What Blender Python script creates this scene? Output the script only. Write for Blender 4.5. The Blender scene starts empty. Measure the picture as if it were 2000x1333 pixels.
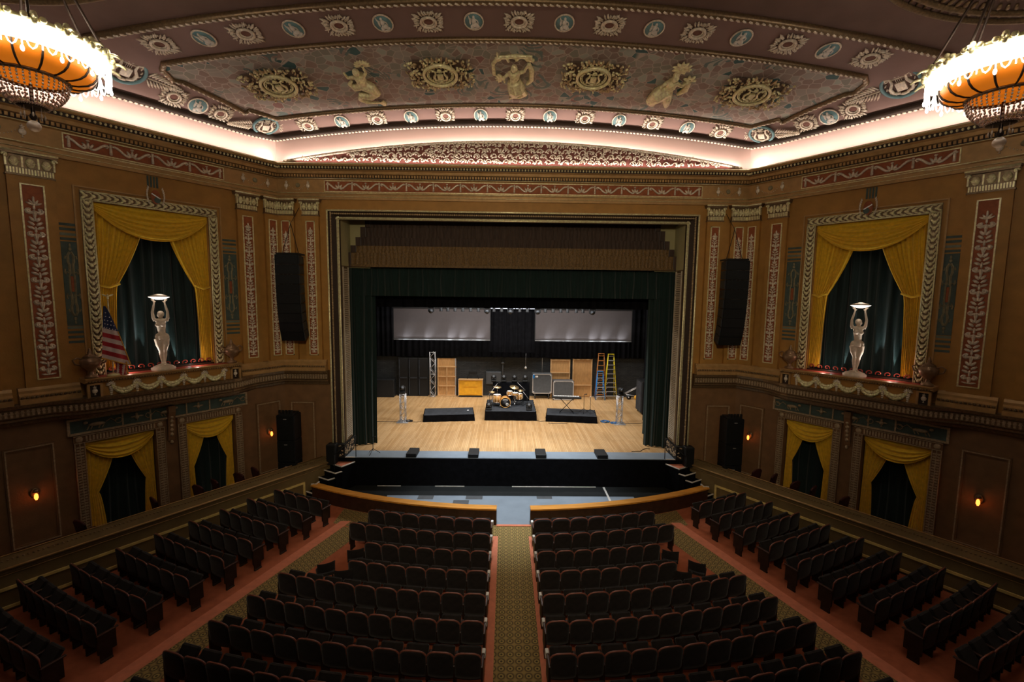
import bpy, bmesh, math, random
from math import sin, cos, pi, sqrt, radians, atan2, hypot, floor
from mathutils import Vector, Matrix, Quaternion
random.seed(7)
SC = bpy.context.scene
COL = SC.collection
TH = 0.6081            # splay of the side walls
XC = 9.116             # half width of the proscenium wall
ST, CT = sin(TH), cos(TH)
SIDES = (-1, 1)
SN = {-1: 'flag side', 1: 'side away from the flag'}
SNS = {-1: 'on flag side', 1: 'opposite the flag side'}

def ident(a, b, c): return (a, b, c)
def FR(u, o, z): return (u, -o, z)
def SW(side):
    return lambda s, o, z: (side * (XC + s * ST - o * CT), -s * CT - o * ST, z)

class MB:
    def __init__(s, fn=ident):
        s.v = []; s.f = []; s.m = []; s.s = []; s.fn = fn
    def add(s, vs, fs, m=0, sm=False):
        b = len(s.v); fn = s.fn
        s.v.extend(fn(*p) for p in vs)
        s.f.extend(tuple(b + i for i in f) for f in fs)
        s.m.extend([m] * len(fs)); s.s.extend([sm] * len(fs))
        return s
    def box(s, a0, a1, b0, b1, c0, c1, m=0):
        vs = [(a, b, c) for c in (c0, c1) for b in (b0, b1) for a in (a0, a1)]
        return s.add(vs, [(0, 2, 3, 1), (4, 5, 7, 6), (0, 1, 5, 4), (2, 6, 7, 3), (0, 4, 6, 2), (1, 3, 7, 5)], m)
    def bbox(s, a0, a1, b0, b1, c0, c1, r=.02, m=0):
        """box with chamfered edges"""
        vs = []; 
        r = min(r, abs(a1-a0)*.45, abs(b1-b0)*.45, abs(c1-c0)*.45)
        idx = {}
        fs = []
        A = (a0, a1); B = (b0, b1); Cc = (c0, c1)
        for i in (0, 1):
            for j in (0, 1):
                for k in (0, 1):
                    sx, sy, sz = (1, -1)[i], (1, -1)[j], (1, -1)[k]
                    for ax in range(3):
                        p = [A[i] + sx * r, B[j] + sy * r, Cc[k] + sz * r]
                        p[ax] = (A[i], B[j], Cc[k])[ax]
                        idx[i, j, k, ax] = len(vs); vs.append(tuple(p))
                    fs.append((idx[i, j, k, 0], idx[i, j, k, 1], idx[i, j, k, 2]))
        for i in (0, 1):
            fs.append((idx[i,0,0,0], idx[i,1,0,0], idx[i,1,1,0], idx[i,0,1,0]))
            fs.append((idx[0,i,0,1], idx[1,i,0,1], idx[1,i,1,1], idx[0,i,1,1]))
            fs.append((idx[0,0,i,2], idx[1,0,i,2], idx[1,1,i,2], idx[0,1,i,2]))
            for j in (0, 1):
                fs.append((idx[0,i,j,1], idx[1,i,j,1], idx[1,i,j,2], idx[0,i,j,2]))
                fs.append((idx[i,0,j,0], idx[i,1,j,0], idx[i,1,j,2], idx[i,0,j,2]))
                fs.append((idx[i,j,0,0], idx[i,j,1,0], idx[i,j,1,1], idx[i,j,0,1]))
        return s.add(vs, fs, m)
    def prism(s, poly, b0, b1, m=0, sm=False):
        """poly in (a,c) extruded along b"""
        n = len(poly)
        vs = [(p[0], b0, p[1]) for p in poly] + [(p[0], b1, p[1]) for p in poly]
        fs = [tuple(range(n)), tuple(range(2*n-1, n-1, -1))]
        fs += [(i, (i+1) % n, n + (i+1) % n, n + i) for i in range(n)]
        return s.add(vs, fs, m, sm)
    def prof(s, a0, a1, prof, m=0, caps=True):
        """profile [(b,c)] extruded along a"""
        n = len(prof)
        vs = [(a0, p[0], p[1]) for p in prof] + [(a1, p[0], p[1]) for p in prof]
        fs = [(i, (i+1) % n, n + (i+1) % n, n + i) for i in range(n)]
        if caps: fs += [tuple(range(n)), tuple(range(2*n-1, n-1, -1))]
        return s.add(vs, fs, m)
    def poly(s, pts, m=0):
        return s.add(pts, [tuple(range(len(pts)))], m)
    def grid(s, fn, nu, nv, m=0, sm=True, closeu=False):
        vs = [fn(i / nu, j / nv) for j in range(nv + 1) for i in range(nu + (0 if closeu else 1))]
        w = nu if closeu else nu + 1
        fs = []
        for j in range(nv):
            for i in range(nu):
                i2 = (i + 1) % w if closeu else i + 1
                fs.append((j*w+i, j*w+i2, (j+1)*w+i2, (j+1)*w+i))
        if callable(m):
            b = len(s.v); s.v.extend(s.fn(*p) for p in vs)
            for k, f in enumerate(fs):
                s.f.append(tuple(b+i for i in f)); s.m.append(m((k % nu + .5)/nu, (k // nu + .5)/nv)); s.s.append(sm)
            return s
        return s.add(vs, fs, m, sm)
    def tube(s, pts, r, n=6, m=0, cap=True, closed=False):
        P = [Vector(p) for p in pts]; N = len(P)
        rr = r if isinstance(r, (list, tuple)) else [r] * N
        vs = []; up = None
        for i, p in enumerate(P):
            if closed: t = P[(i+1) % N] - P[i-1]
            else: t = P[min(i+1, N-1)] - P[max(i-1, 0)]
            if t.length < 1e-9: t = Vector((0, 0, 1))
            t.normalize()
            if up is None:
                up = Vector((0, 0, 1)) if abs(t.z) < .9 else Vector((1, 0, 0))
            x = up - t * up.dot(t)
            if x.length < 1e-6: x = t.orthogonal()
            x.normalize(); up = x; y = t.cross(x)
            for k in range(n):
                a = 2 * pi * k / n
                vs.append(tuple(p + (x * cos(a) + y * sin(a)) * rr[i]))
        fs = []
        for i in range(N if closed else N - 1):
            j = (i + 1) % N
            for k in range(n):
                k2 = (k + 1) % n
                fs.append((i*n+k, i*n+k2, j*n+k2, j*n+k))
        if cap and not closed:
            fs += [tuple(range(n)), tuple(range((N-1)*n, N*n))]
        return s.add(vs, fs, m, n > 4)
    def blob(s, c, r, nu=6, nv=4, m=0, rot=None):
        rx, ry, rz = r if isinstance(r, (tuple, list)) else (r, r, r)
        vs = []
        for j in range(1, nv):
            ph = pi * j / nv
            for i in range(nu):
                a = 2 * pi * i / nu
                vs.append(Vector((rx * sin(ph) * cos(a), ry * sin(ph) * sin(a), rz * cos(ph))))
        vs.append(Vector((0, 0, rz))); vs.append(Vector((0, 0, -rz)))
        if rot is not None: vs = [rot @ v for v in vs]
        c = Vector(c); vs = [tuple(v + c) for v in vs]
        T = len(vs) - 2; fs = []
        for j in range(nv - 2):
            for i in range(nu):
                i2 = (i+1) % nu
                fs.append((j*nu+i, j*nu+i2, (j+1)*nu+i2, (j+1)*nu+i))
        for i in range(nu):
            i2 = (i+1) % nu
            fs.append((T, i2, i)); fs.append((T+1, (nv-2)*nu+i, (nv-2)*nu+i2))
        return s.add(vs, fs, m, True)
    def lathe(s, c, prof, n=16, m=0, axis='z', sm=True):
        """prof [(r,h)]; axis of revolution"""
        vs = []
        for r, h in prof:
            for i in range(n):
                a = 2 * pi * i / n; x, y = r * cos(a), r * sin(a)
                p = (x, y, h) if axis == 'z' else ((x, h, y) if axis == 'y' else (h, x, y))
                vs.append((c[0]+p[0], c[1]+p[1], c[2]+p[2]))
        fs = []
        for j in range(len(prof) - 1):
            for i in range(n):
                i2 = (i+1) % n
                fs.append((j*n+i, j*n+i2, (j+1)*n+i2, (j+1)*n+i))
        fs.append(tuple(range(n))); fs.append(tuple(range((len(prof)-1)*n, len(prof)*n)))
        return s.add(vs, fs, m, sm)
    def cyl(s, c, r, h0, h1, n=16, m=0, axis='z'):
        return s.lathe(c, [(r, h0), (r, h1)], n, m, axis, False)
    def mesh(s, name, mats, off=(0, 0, 0)):
        me = bpy.data.meshes.new(name)
        o = off
        me.from_pydata([(p[0]-o[0], p[1]-o[1], p[2]-o[2]) for p in s.v], [], s.f)
        for m in (mats if isinstance(mats, (list, tuple)) else [mats]): me.materials.append(m)
        me.polygons.foreach_set('material_index', s.m)
        me.polygons.foreach_set('use_smooth', s.s)
        bm = bmesh.new(); bm.from_mesh(me)
        bmesh.ops.recalc_face_normals(bm, faces=bm.faces)
        bm.to_mesh(me); bm.free(); me.update()
        return me
    def build(s, name, mats, parent=None, org=None):
        if parent is not None:
            r = parent
            while r.parent: r = r.parent
            off = tuple(r.location)
        else: off = org or (0, 0, 0)
        o = bpy.data.objects.new(name, s.mesh(name, mats, off)); COL.objects.link(o)
        if parent is not None: o.parent = parent
        else: o.location = off
        return o

def thing(name, label, cat, loc=(0, 0, 0), group=None):
    o = bpy.data.objects.new(name, None); COL.objects.link(o)
    o.location = loc; o.empty_display_size = .1
    return tag(o, label, cat, group)
def tag(o, label, cat, group=None, kind=None):
    o['label'] = label; o['category'] = cat
    if group: o['group'] = group
    if kind: o['kind'] = kind
    return o
def struct(o, label=None):
    o['kind'] = 'structure'
    if label: o['label'] = label
    return o
def kids(o): return [c for c in bpy.data.objects if c.parent == o]
_kc = {}
def copy_tree(src, M, label, group=None):
    """copy a thing, its parts and their sub-parts"""
    if src.name not in _kc:
        _kc[src.name] = [(c, kids(c)) for c in kids(src)]
    r = src.copy(); COL.objects.link(r); r.matrix_basis = M; r['label'] = label
    if group: r['group'] = group
    for c, gs in _kc[src.name]:
        d = c.copy(); COL.objects.link(d); d.parent = r
        for g in gs:
            e = g.copy(); COL.objects.link(e); e.parent = d
    return r
class Placer:
    """the first placement moves the prototype itself, later ones copy it"""
    def __init__(s, proto): s.p = proto; s.q = []
    def put(s, M, label, group=None): s.q.append((M, label, group))
    def flush(s):
        for M, l, g in s.q[1:]: copy_tree(s.p, M, l, g)
        M, l, g = s.q[0]; s.p.matrix_basis = M; s.p['label'] = l
        if g: s.p['group'] = g
def TR(x, y, z, rz=0, sx=1): return Matrix.Translation((x, y, z)) @ Matrix.Rotation(rz, 4, 'Z') @ Matrix.Diagonal((sx, 1, 1, 1))
ORD = ['first', 'second', 'third', 'fourth', 'fifth', 'sixth', 'seventh', 'eighth', 'ninth', 'tenth', 'eleventh', 'twelfth', 'thirteenth', 'fourteenth', 'fifteenth', 'sixteenth']

def remesh(mb, name, mat, voxel, parent=None, smooth=4, loc=None):
    """fuse overlapping limbs and masses into one continuous skin"""
    me = mb.mesh(name + '_tmp', mat)
    t = bpy.data.objects.new(name + '_tmp', me); COL.objects.link(t)
    md = t.modifiers.new('r', 'REMESH'); md.mode = 'VOXEL'; md.voxel_size = voxel; md.use_smooth_shade = True
    if smooth:
        s = t.modifiers.new('s', 'SMOOTH'); s.iterations = smooth; s.factor = .5
    dg = bpy.context.evaluated_depsgraph_get(); dg.update()
    out = bpy.data.meshes.new_from_object(t.evaluated_get(dg), depsgraph=dg)
    out.name = name
    bpy.data.objects.remove(t); bpy.data.meshes.remove(me)
    for p in out.polygons: p.use_smooth = True
    if not out.materials: out.materials.append(mat)
    o = bpy.data.objects.new(name, out); COL.objects.link(o)
    if parent: o.parent = parent
    return o

# ------------------------------------------------------------ materials
MT = {}
def nodes(name):
    m = bpy.data.materials.new(name); m.use_nodes = True
    nt = m.node_tree; nt.nodes.clear()
    out = nt.nodes.new('ShaderNodeOutputMaterial'); b = nt.nodes.new('ShaderNodeBsdfPrincipled')
    nt.links.new(b.outputs[0], out.inputs[0])
    MT[name] = m
    return m, nt, b
def N(nt, t, **k):
    n = nt.nodes.new(t)
    for a, v in k.items(): setattr(n, a, v)
    return n
def rgb(c): return (c[0], c[1], c[2], 1)
def mat(name, col, rough=.6, metal=0., var=.15, scale=6., bump=0., bscale=40., emit=None, estr=0., spec=.3, trans=0., sheen=0., stretch=None):
    m, nt, b = nodes(name)
    b.inputs['Roughness'].default_value = rough; b.inputs['Metallic'].default_value = metal
    b.inputs['Specular IOR Level'].default_value = spec
    if trans: b.inputs['Transmission Weight'].default_value = trans
    if sheen: b.inputs['Sheen Weight'].default_value = sheen
    tc = N(nt, 'ShaderNodeTexCoord')
    src = tc.outputs['Object']
    if stretch:
        mp = N(nt, 'ShaderNodeMapping'); mp.inputs['Scale'].default_value = stretch
        nt.links.new(src, mp.inputs[0]); src = mp.outputs[0]
    if var:
        n = N(nt, 'ShaderNodeTexNoise'); n.inputs['Scale'].default_value = scale; n.inputs['Detail'].default_value = 4
        nt.links.new(src, n.inputs['Vector'])
        r = N(nt, 'ShaderNodeMapRange'); r.inputs[1].default_value = .3; r.inputs[2].default_value = .7
        nt.links.new(n.outputs[0], r.inputs[0])
        mx = N(nt, 'ShaderNodeMix', data_type='RGBA')
        mx.inputs[6].default_value = rgb([c * (1 - var) for c in col]); mx.inputs[7].default_value = rgb([min(1, c * (1 + var)) for c in col])
        nt.links.new(r.outputs[0], mx.inputs[0]); nt.links.new(mx.outputs[2], b.inputs['Base Color'])
    else: b.inputs['Base Color'].default_value = rgb(col)
    if bump:
        n2 = N(nt, 'ShaderNodeTexNoise'); n2.inputs['Scale'].default_value = bscale; n2.inputs['Detail'].default_value = 3
        nt.links.new(src, n2.inputs['Vector'])
        bp = N(nt, 'ShaderNodeBump'); bp.inputs['Strength'].default_value = bump; bp.inputs['Distance'].default_value = .02
        nt.links.new(n2.outputs[0], bp.inputs['Height']); nt.links.new(bp.outputs[0], b.inputs['Normal'])
    if emit:
        b.inputs['Emission Color'].default_value = rgb(emit); b.inputs['Emission Strength'].default_value = estr
    return m
def math_(nt, op, a, b=None):
    n = N(nt, 'ShaderNodeMath', operation=op)
    for i, v in enumerate((a, b)):
        if v is None: continue
        if isinstance(v, (int, float)): n.inputs[i].default_value = v
        else: nt.links.new(v, n.inputs[i])
    return n.outputs[0]

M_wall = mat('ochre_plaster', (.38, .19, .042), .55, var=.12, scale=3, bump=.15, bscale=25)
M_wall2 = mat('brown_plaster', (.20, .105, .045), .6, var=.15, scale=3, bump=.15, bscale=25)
M_arch = mat('gilded_ochre', (.44, .26, .10), .4, var=.15, scale=5, metal=.15)
M_red = mat('oxblood_panel', (.30, .085, .028), .6, var=.2, scale=8)
M_gold = mat('worn_gilding', (.95, .76, .44), .33, metal=.3, var=.3, scale=14, spec=.5)
M_gold2 = mat('dark_gilding', (.50, .36, .20), .38, metal=.4, var=.3, scale=14, spec=.5)
M_silver = mat('silvered_plaster', (.78, .68, .54), .38, metal=.25, var=.25, scale=18, spec=.5)
M_bronze = mat('bronze_moulding', (.20, .13, .065), .4, metal=.5, var=.3, scale=20, spec=.5)
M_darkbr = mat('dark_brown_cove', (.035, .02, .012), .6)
M_pink = mat('rose_plaster', (.25, .155, .13), .7, var=.06, scale=2)
M_cove = mat('cream_pink_cove', (.66, .47, .41), .75, var=.03, scale=1)
M_ceil = mat('umber_ceiling_plaster', (.165, .10, .08), .8, var=.1, scale=1.5)
M_teal = mat('teal_panel', (.07, .10, .085), .7, var=.2, scale=5)
M_teal2 = mat('pale_teal_stencil', (.17, .20, .15), .7, var=.2, scale=5)
M_stencil = mat('stencil_stone', (.25, .22, .13), .7, var=.25, scale=9)
M_cameo = mat('cameo_blue', (.16, .30, .32), .5, var=.15)
M_cameow = mat('cameo_white', (.75, .70, .62), .5, var=.1, scale=20)
M_yel = mat('mustard_drape', (.80, .50, .025), .75, var=.12, scale=10, bump=.1, bscale=120, sheen=.2)
M_green = mat('bottle_green_curtain', (.006, .018, .015), .7, var=.25, scale=6, sheen=.25, stretch=(4, 4, .4))
M_gleg = mat('stage_green_drape', (.006, .018, .015), .7, spec=.1, var=.25, scale=6, sheen=.35, stretch=(5, 5, .3))
M_black = mat('matt_black', (.012, .012, .012), .55, var=.2, scale=12)
M_blackc = mat('black_cloth', (.004, .004, .005), .85, spec=.06, var=.3, scale=5, bump=.3, bscale=8)
M_char = mat('charcoal_cloth_top', (.03, .034, .04), .7, var=.3, scale=4)
M_spk = mat('speaker_grille', (.006, .0065, .007), .5, var=.3, scale=60)
M_grey = mat('blue_grey_deck_paint', (.20, .24, .28), .55, var=.10, scale=1.5, bump=.05)
M_alu = mat('brushed_aluminium', (.50, .49, .49), .38, metal=.6, var=.1)
M_chrome = mat('chrome', (.75, .75, .76), .18, metal=1, var=0)
M_wood = mat('orange_rail_wood', (.60, .25, .035), .3, var=.25, scale=3, stretch=(.5, 6, 6), spec=.5)
M_dwood = mat('dark_mahogany', (.045, .018, .010), .4, var=.3, scale=5, spec=.4)
M_ply = mat('bare_plywood', (.50, .27, .10), .6, var=.2, scale=5, stretch=(4, 4, .6))
M_plyl = mat('pine_batten', (.60, .36, .16), .6, var=.15, scale=5)
M_shell = mat('amber_drum_shell', (.60, .30, .08), .25, var=.2, scale=8, spec=.5)
M_brass = mat('bronze_cymbal', (.65, .45, .22), .28, metal=.8, var=.1)
M_ycase = mat('yellow_case', (.75, .36, .02), .5, var=.1)
M_white = mat('white_paint', (.80, .78, .74), .5, var=.05)
M_nos = mat('white_step_edging', (.62, .58, .52), .5, var=.1)
M_blue = mat('blue_fibreglass', (.02, .22, .62), .4, var=.05)
M_lyel = mat('yellow_fibreglass', (.80, .62, .02), .4, var=.05)
M_owood = mat('orange_ladder_wood', (.38, .14, .03), .5, var=.2)
M_cable = mat('blue_cable', (.03, .12, .30), .5, var=.2)
M_cream = mat('cream_plaster', (.36, .32, .16), .7, var=.06, scale=2)
M_louv = mat('pale_louvre', (.42, .36, .27), .6, var=.1)
M_seat = mat('dark_seat_upholstery', (.017, .013, .011), .8, spec=.12, var=.3, scale=9, sheen=.15)
M_rim = mat('mahogany_seat_rim', (.26, .085, .055), .4, var=.25, scale=9, spec=.5)
M_arm = mat('dark_armrest', (.05, .02, .014), .35, var=.2, scale=9, spec=.5)
M_iron = mat('cast_iron', (.03, .018, .012), .45, metal=.3, var=.3)
M_boxch = mat('wine_red_chair', (.065, .016, .013), .6, var=.2)
M_statue = mat('ivory_statue', (.74, .62, .48), .5, var=.12, scale=12)
M_crys = mat('crystal', (.36, .27, .20), .3, var=.1, scale=50, spec=.8)
M_amber = mat('amber_glass', (.45, .12, .008), .4, var=.15, scale=3, emit=(1, .25, .012), estr=.42)
M_lampw = mat('lit_glass_band', (1, .95, .85), .3, var=0, emit=(1, .93, .80), estr=13)
M_lampd = mat('lit_crystal_strings', (1, .97, .92), .2, var=0, emit=(1, .93, .85), estr=5)
M_sconce = mat('lit_sconce_glass', (1, .5, .2), .4, var=0, emit=(1, .20, .03), estr=4.5)
M_bowl = mat('lit_bowl', (1, .85, .75), .4, var=0, emit=(1, .86, .74), estr=2.2)
M_screen = mat('projection_screen', (.07, .06, .06), .8, var=.04)
M_navy = mat('navy_canton', (.02, .03, .09), .7, var=.1)
M_fred = mat('flag_red', (.36, .02, .025), .7, var=.1)
M_fwhite = mat('flag_white', (.60, .50, .46), .7, var=.1)
M_fringe = mat('gold_fringe', (.62, .33, .05), .6, var=.25, scale=60)
M_red2 = mat('red_trim_ledge', (.34, .05, .03), .5, var=.15)
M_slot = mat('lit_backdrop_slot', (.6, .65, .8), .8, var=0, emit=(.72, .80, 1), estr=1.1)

def mosaic():
    m, nt, b = nodes('painted_mosaic'); b.inputs['Roughness'].default_value = .75
    tc = N(nt, 'ShaderNodeTexCoord')
    nz = N(nt, 'ShaderNodeTexNoise'); nz.inputs['Scale'].default_value = 1.6; nz.inputs['Detail'].default_value = 2
    nt.links.new(tc.outputs['Object'], nz.inputs['Vector'])
    mxv = N(nt, 'ShaderNodeMix', data_type='VECTOR'); mxv.inputs[0].default_value = .12
    nt.links.new(tc.outputs['Object'], mxv.inputs[4]); nt.links.new(nz.outputs[1], mxv.inputs[5])
    sc = N(nt, 'ShaderNodeMapping'); sc.inputs['Scale'].default_value = (1, 1, .01)
    nt.links.new(mxv.outputs[1], sc.inputs[0])
    v1 = N(nt, 'ShaderNodeTexVoronoi'); v1.inputs['Scale'].default_value = 4.4
    v2 = N(nt, 'ShaderNodeTexVoronoi', feature='DISTANCE_TO_EDGE'); v2.inputs['Scale'].default_value = 4.4
    for v in (v1, v2): nt.links.new(sc.outputs[0], v.inputs['Vector'])
    sp = N(nt, 'ShaderNodeSeparateColor'); nt.links.new(v1.outputs['Color'], sp.inputs[0])
    cr = N(nt, 'ShaderNodeValToRGB'); cr.color_ramp.interpolation = 'CONSTANT'
    cols = [(0, (.27, .19, .155)), (.3, (.31, .24, .20)), (.5, (.35, .31, .26)), (.68, (.25, .24, .19)), (.85, (.38, .39, .33)), (.945, (.05, .12, .12)), (.985, (.25, .12, .10))]
    e = cr.color_ramp.elements
    e[0].position = 0; e[0].color = rgb(cols[0][1]); e[1].position = cols[1][0]; e[1].color = rgb(cols[1][1])
    for p, c in cols[2:]:
        q = e.new(p); q.color = rgb(c)
    nt.links.new(sp.outputs[0], cr.inputs[0])
    ed = N(nt, 'ShaderNodeMapRange'); ed.inputs[1].default_value = .02; ed.inputs[2].default_value = .06
    nt.links.new(v2.outputs[0], ed.inputs[0])
    # painted swirls
    wv = N(nt, 'ShaderNodeTexNoise'); wv.inputs['Scale'].default_value = .9; wv.inputs['Detail'].default_value = 1
    nt.links.new(tc.outputs['Object'], wv.inputs['Vector'])
    w = math_(nt, 'SINE', math_(nt, 'MULTIPLY', wv.outputs[0], 95.))
    gate = N(nt, 'ShaderNodeTexNoise'); gate.inputs['Scale'].default_value = .75
    nt.links.new(tc.outputs['Object'], gate.inputs['Vector'])
    g = math_(nt, 'MULTIPLY', math_(nt, 'GREATER_THAN', gate.outputs[0], .58), math_(nt, 'GREATER_THAN', w, .3))
    mx = N(nt, 'ShaderNodeMix', data_type='RGBA'); mx.inputs[6].default_value = (.50, .41, .34, 1)
    nt.links.new(ed.outputs[0], mx.inputs[0]); nt.links.new(cr.outputs[0], mx.inputs[7])
    mx2 = N(nt, 'ShaderNodeMix', data_type='RGBA'); mx2.inputs[7].default_value = (.13, .18, .165, 1)
    nt.links.new(g, mx2.inputs[0]); nt.links.new(mx.outputs[2], mx2.inputs[6])
    nt.links.new(mx2.outputs[2], b.inputs['Base Color'])
    return m
M_mosaic = mosaic()

def carpet():
    m, nt, b = nodes('patterned_aisle_carpet'); b.inputs['Roughness'].default_value = .95
    tc = N(nt, 'ShaderNodeTexCoord'); sx = N(nt, 'ShaderNodeSeparateXYZ'); nt.links.new(tc.outputs['Object'], sx.inputs[0])
    P = .19
    u = math_(nt, 'SUBTRACT', math_(nt, 'FRACT', math_(nt, 'MULTIPLY', sx.outputs[0], 1 / P)), .5)
    v = math_(nt, 'SUBTRACT', math_(nt, 'FRACT', math_(nt, 'MULTIPLY', sx.outputs[1], 1 / P)), .5)
    r = math_(nt, 'SQRT', math_(nt, 'ADD', math_(nt, 'MULTIPLY', u, u), math_(nt, 'MULTIPLY', v, v)))
    cr = N(nt, 'ShaderNodeValToRGB'); e = cr.color_ramp.elements
    e[0].position = 0; e[0].color = (.05, .035, .012, 1); e[1].position = .10; e[1].color = (.06, .04, .014, 1)
    for p, c in ((.16, (.34, .25, .07)), (.28, (.30, .20, .06)), (.34, (.05, .035, .012)), (.40, (.14, .09, .03)), (.55, (.30, .20, .06))):
        q = e.new(p); q.color = rgb(c)
    nt.links.new(r, cr.inputs[0]); nt.links.new(cr.outputs[0], b.inputs['Base Color'])
    return m
M_carpet = carpet()
M_redcar = mat('rust_red_carpet', (.42, .115, .05), .95, var=.12, scale=5, bump=.1, bscale=150)

def bricks(name, c1, c2, mort, scale, w, h, rot, rough, ms=.01, bias=0., off=.5, bump=0, spec=.3):
    m, nt, b = nodes(name); b.inputs['Roughness'].default_value = rough; b.inputs['Specular IOR Level'].default_value = spec
    tc = N(nt, 'ShaderNodeTexCoord'); mp = N(nt, 'ShaderNodeMapping'); mp.inputs['Rotation'].default_value = rot
    nt.links.new(tc.outputs['Object'], mp.inputs[0])
    br = N(nt, 'ShaderNodeTexBrick'); br.offset = off
    br.inputs['Color1'].default_value = rgb(c1); br.inputs['Color2'].default_value = rgb(c2); br.inputs['Mortar'].default_value = rgb(mort)
    br.inputs['Scale'].default_value = scale; br.inputs['Mortar Size'].default_value = ms
    br.inputs['Brick Width'].default_value = w; br.inputs['Row Height'].default_value = h; br.inputs['Bias'].default_value = bias
    nt.links.new(mp.outputs[0], br.inputs['Vector']); 
    nz = N(nt, 'ShaderNodeTexNoise'); nz.inputs['Scale'].default_value = 1.2; nz.inputs['Detail'].default_value = 5
    nt.links.new(tc.outputs['Object'], nz.inputs['Vector'])
    mx = N(nt, 'ShaderNodeMix', data_type='RGBA', blend_type='MULTIPLY'); mx.inputs[0].default_value = .35
    nt.links.new(br.outputs[0], mx.inputs[6]); nt.links.new(nz.outputs[0], mx.inputs[7])
    nt.links.new(mx.outputs[2], b.inputs['Base Color'])
    return m
M_board = bricks('maple_stage_boards', (.66, .42, .20), (.52, .30, .12), (.28, .15, .055), 1, 2.4, .075, (0, 0, pi / 2), .42, .004, spec=.4)
M_brick = bricks('black_painted_brick', (.035, .038, .039), (.055, .058, .058), (.02, .02, .021), 1, .22, .075, (pi / 2, 0, 0), .7, .008)

# ------------------------------------------------------------ camera
CAMP = Vector((-.25965, -18., 6.61725)); YAW, PITCH, ROLL = .0134, .0995, .0122
Fv = Vector((sin(YAW) * cos(PITCH), cos(YAW) * cos(PITCH), -sin(PITCH)))
Rv = Vector((cos(YAW), -sin(YAW), 0)); Uv = Rv.cross(Fv)
R2 = Rv * cos(ROLL) + Uv * sin(ROLL); U2 = Uv * cos(ROLL) - Rv * sin(ROLL)
cd = bpy.data.cameras.new('camera'); cam = bpy.data.objects.new('camera', cd); COL.objects.link(cam)
cd.sensor_width = 36; cd.lens = 883.99 / 2000 * 36; cd.clip_end = 200; cd.clip_start = .05
cam.matrix_world = Matrix(((R2.x, U2.x, -Fv.x, CAMP.x), (R2.y, U2.y, -Fv.y, CAMP.y), (R2.z, U2.z, -Fv.z, CAMP.z), (0, 0, 0, 1)))
SC.camera = cam
# ------------------------------------------------------------ room shell
def S(x, y):
    t = -y; o = (XC - abs(x)) * CT - y * ST
    d = max(0., min(t, o, 1.))
    return 13.13 - .0082 * x * x + .33 * d + .12 * max(0, min(t, 7) - 1) + .06 * max(0, t - 7)
def ceilM(x, y, ang=0., off=.01, sc=(1, 1, 1)):
    e = .01
    tx = Vector((1, 0, (S(x + e, y) - S(x - e, y)) / (2 * e))); ty = Vector((0, 1, (S(x, y + e) - S(x, y - e)) / (2 * e)))
    n = tx.cross(ty).normalized(); Z = -n
    d = tx * cos(ang) + ty * sin(ang)
    X = (d - Z * d.dot(Z)).normalized(); Y = Z.cross(X)
    p = Vector((x, y, S(x, y))) + Z * off
    M = Matrix(((X.x, Y.x, Z.x, p.x), (X.y, Y.y, Z.y, p.y), (X.z, Y.z, Z.z, p.z), (0, 0, 0, 1)))
    return M @ Matrix.Diagonal((sc[0], sc[1], sc[2], 1))

def cells(mb, us, zs, holes, o0, o1, mi):
    """a thick wall of boxes with rectangular openings"""
    for i in range(len(us) - 1):
        for j in range(len(zs) - 1):
            cu, cz = (us[i] + us[i+1]) / 2, (zs[j] + zs[j+1]) / 2
            if any(h[0] < cu < h[1] and h[2] < cz < h[3] for h in holes): continue
            mb.box(us[i], us[i+1], o0, o1, zs[j], zs[j+1], mi(cu, cz))
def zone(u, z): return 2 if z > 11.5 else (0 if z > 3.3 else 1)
b = MB(FR)
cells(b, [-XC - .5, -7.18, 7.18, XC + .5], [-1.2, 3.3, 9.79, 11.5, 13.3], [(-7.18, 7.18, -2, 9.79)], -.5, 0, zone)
struct(b.build('wall_front', [M_wall, M_wall2, M_cove]))
OPN = [(1.95, 3.50), (4.35, 6.05)]
WIN = (2.48, 5.44, 4.12, 9.17)
for sd in SIDES:
    f = SW(sd); b = MB(f)
    us = [-.35, 1.95, 2.48, 3.50, 4.35, 5.44, 6.05, 13.5]
    zs = [-1.2, -.75, 2.2, 3.3, 4.12, 9.17, 11.5, 14.2]
    holes = [WIN] + [(a, c, -.75, 2.2) for a, c in OPN]
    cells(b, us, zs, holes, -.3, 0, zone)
    # alcove behind the statue and the doorway recesses
    a, c, z0, z1 = WIN
    b.box(a - .1, c + .1, -1.3, -1.2, z0 - .1, z1 + .1, 3); b.box(a - .1, a, -1.2, -.3, z0 - .1, z1 + .1, 3)
    b.box(c, c + .1, -1.2, -.3, z0 - .1, z1 + .1, 3); b.box(a, c, -1.2, -.3, z0 - .1, z0, 3); b.box(a, c, -1.2, -.3, z1, z1 + .1, 3)
    for a, c in OPN:
        b.box(a - .1, c + .1, -1.1, -1.0, -.85, 2.3, 3); b.box(a - .1, a, -1.0, -.3, -.85, 2.3, 1); b.box(c, c + .1, -1.0, -.3, -.85, 2.3, 1)
        b.box(a, c, -1.0, -.3, 2.2, 2.3, 1); b.box(a, c, -1.0, -.3, -.85, -.75, 1)
    struct(b.build('wall_left' if sd < 0 else 'wall_right', [M_wall, M_wall2, M_cove, M_darkbr]))

def ceil_fn(u, v):
    y = .25 - 20 * v
    w = (XC + max(0, -y) * ST / CT) + .1
    x = (2 * u - 1) * w
    return (x, y, S(x, min(y, 0)))
b = MB(); b.grid(ceil_fn, 90, 120)
struct(b.build('ceiling', M_ceil))

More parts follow.
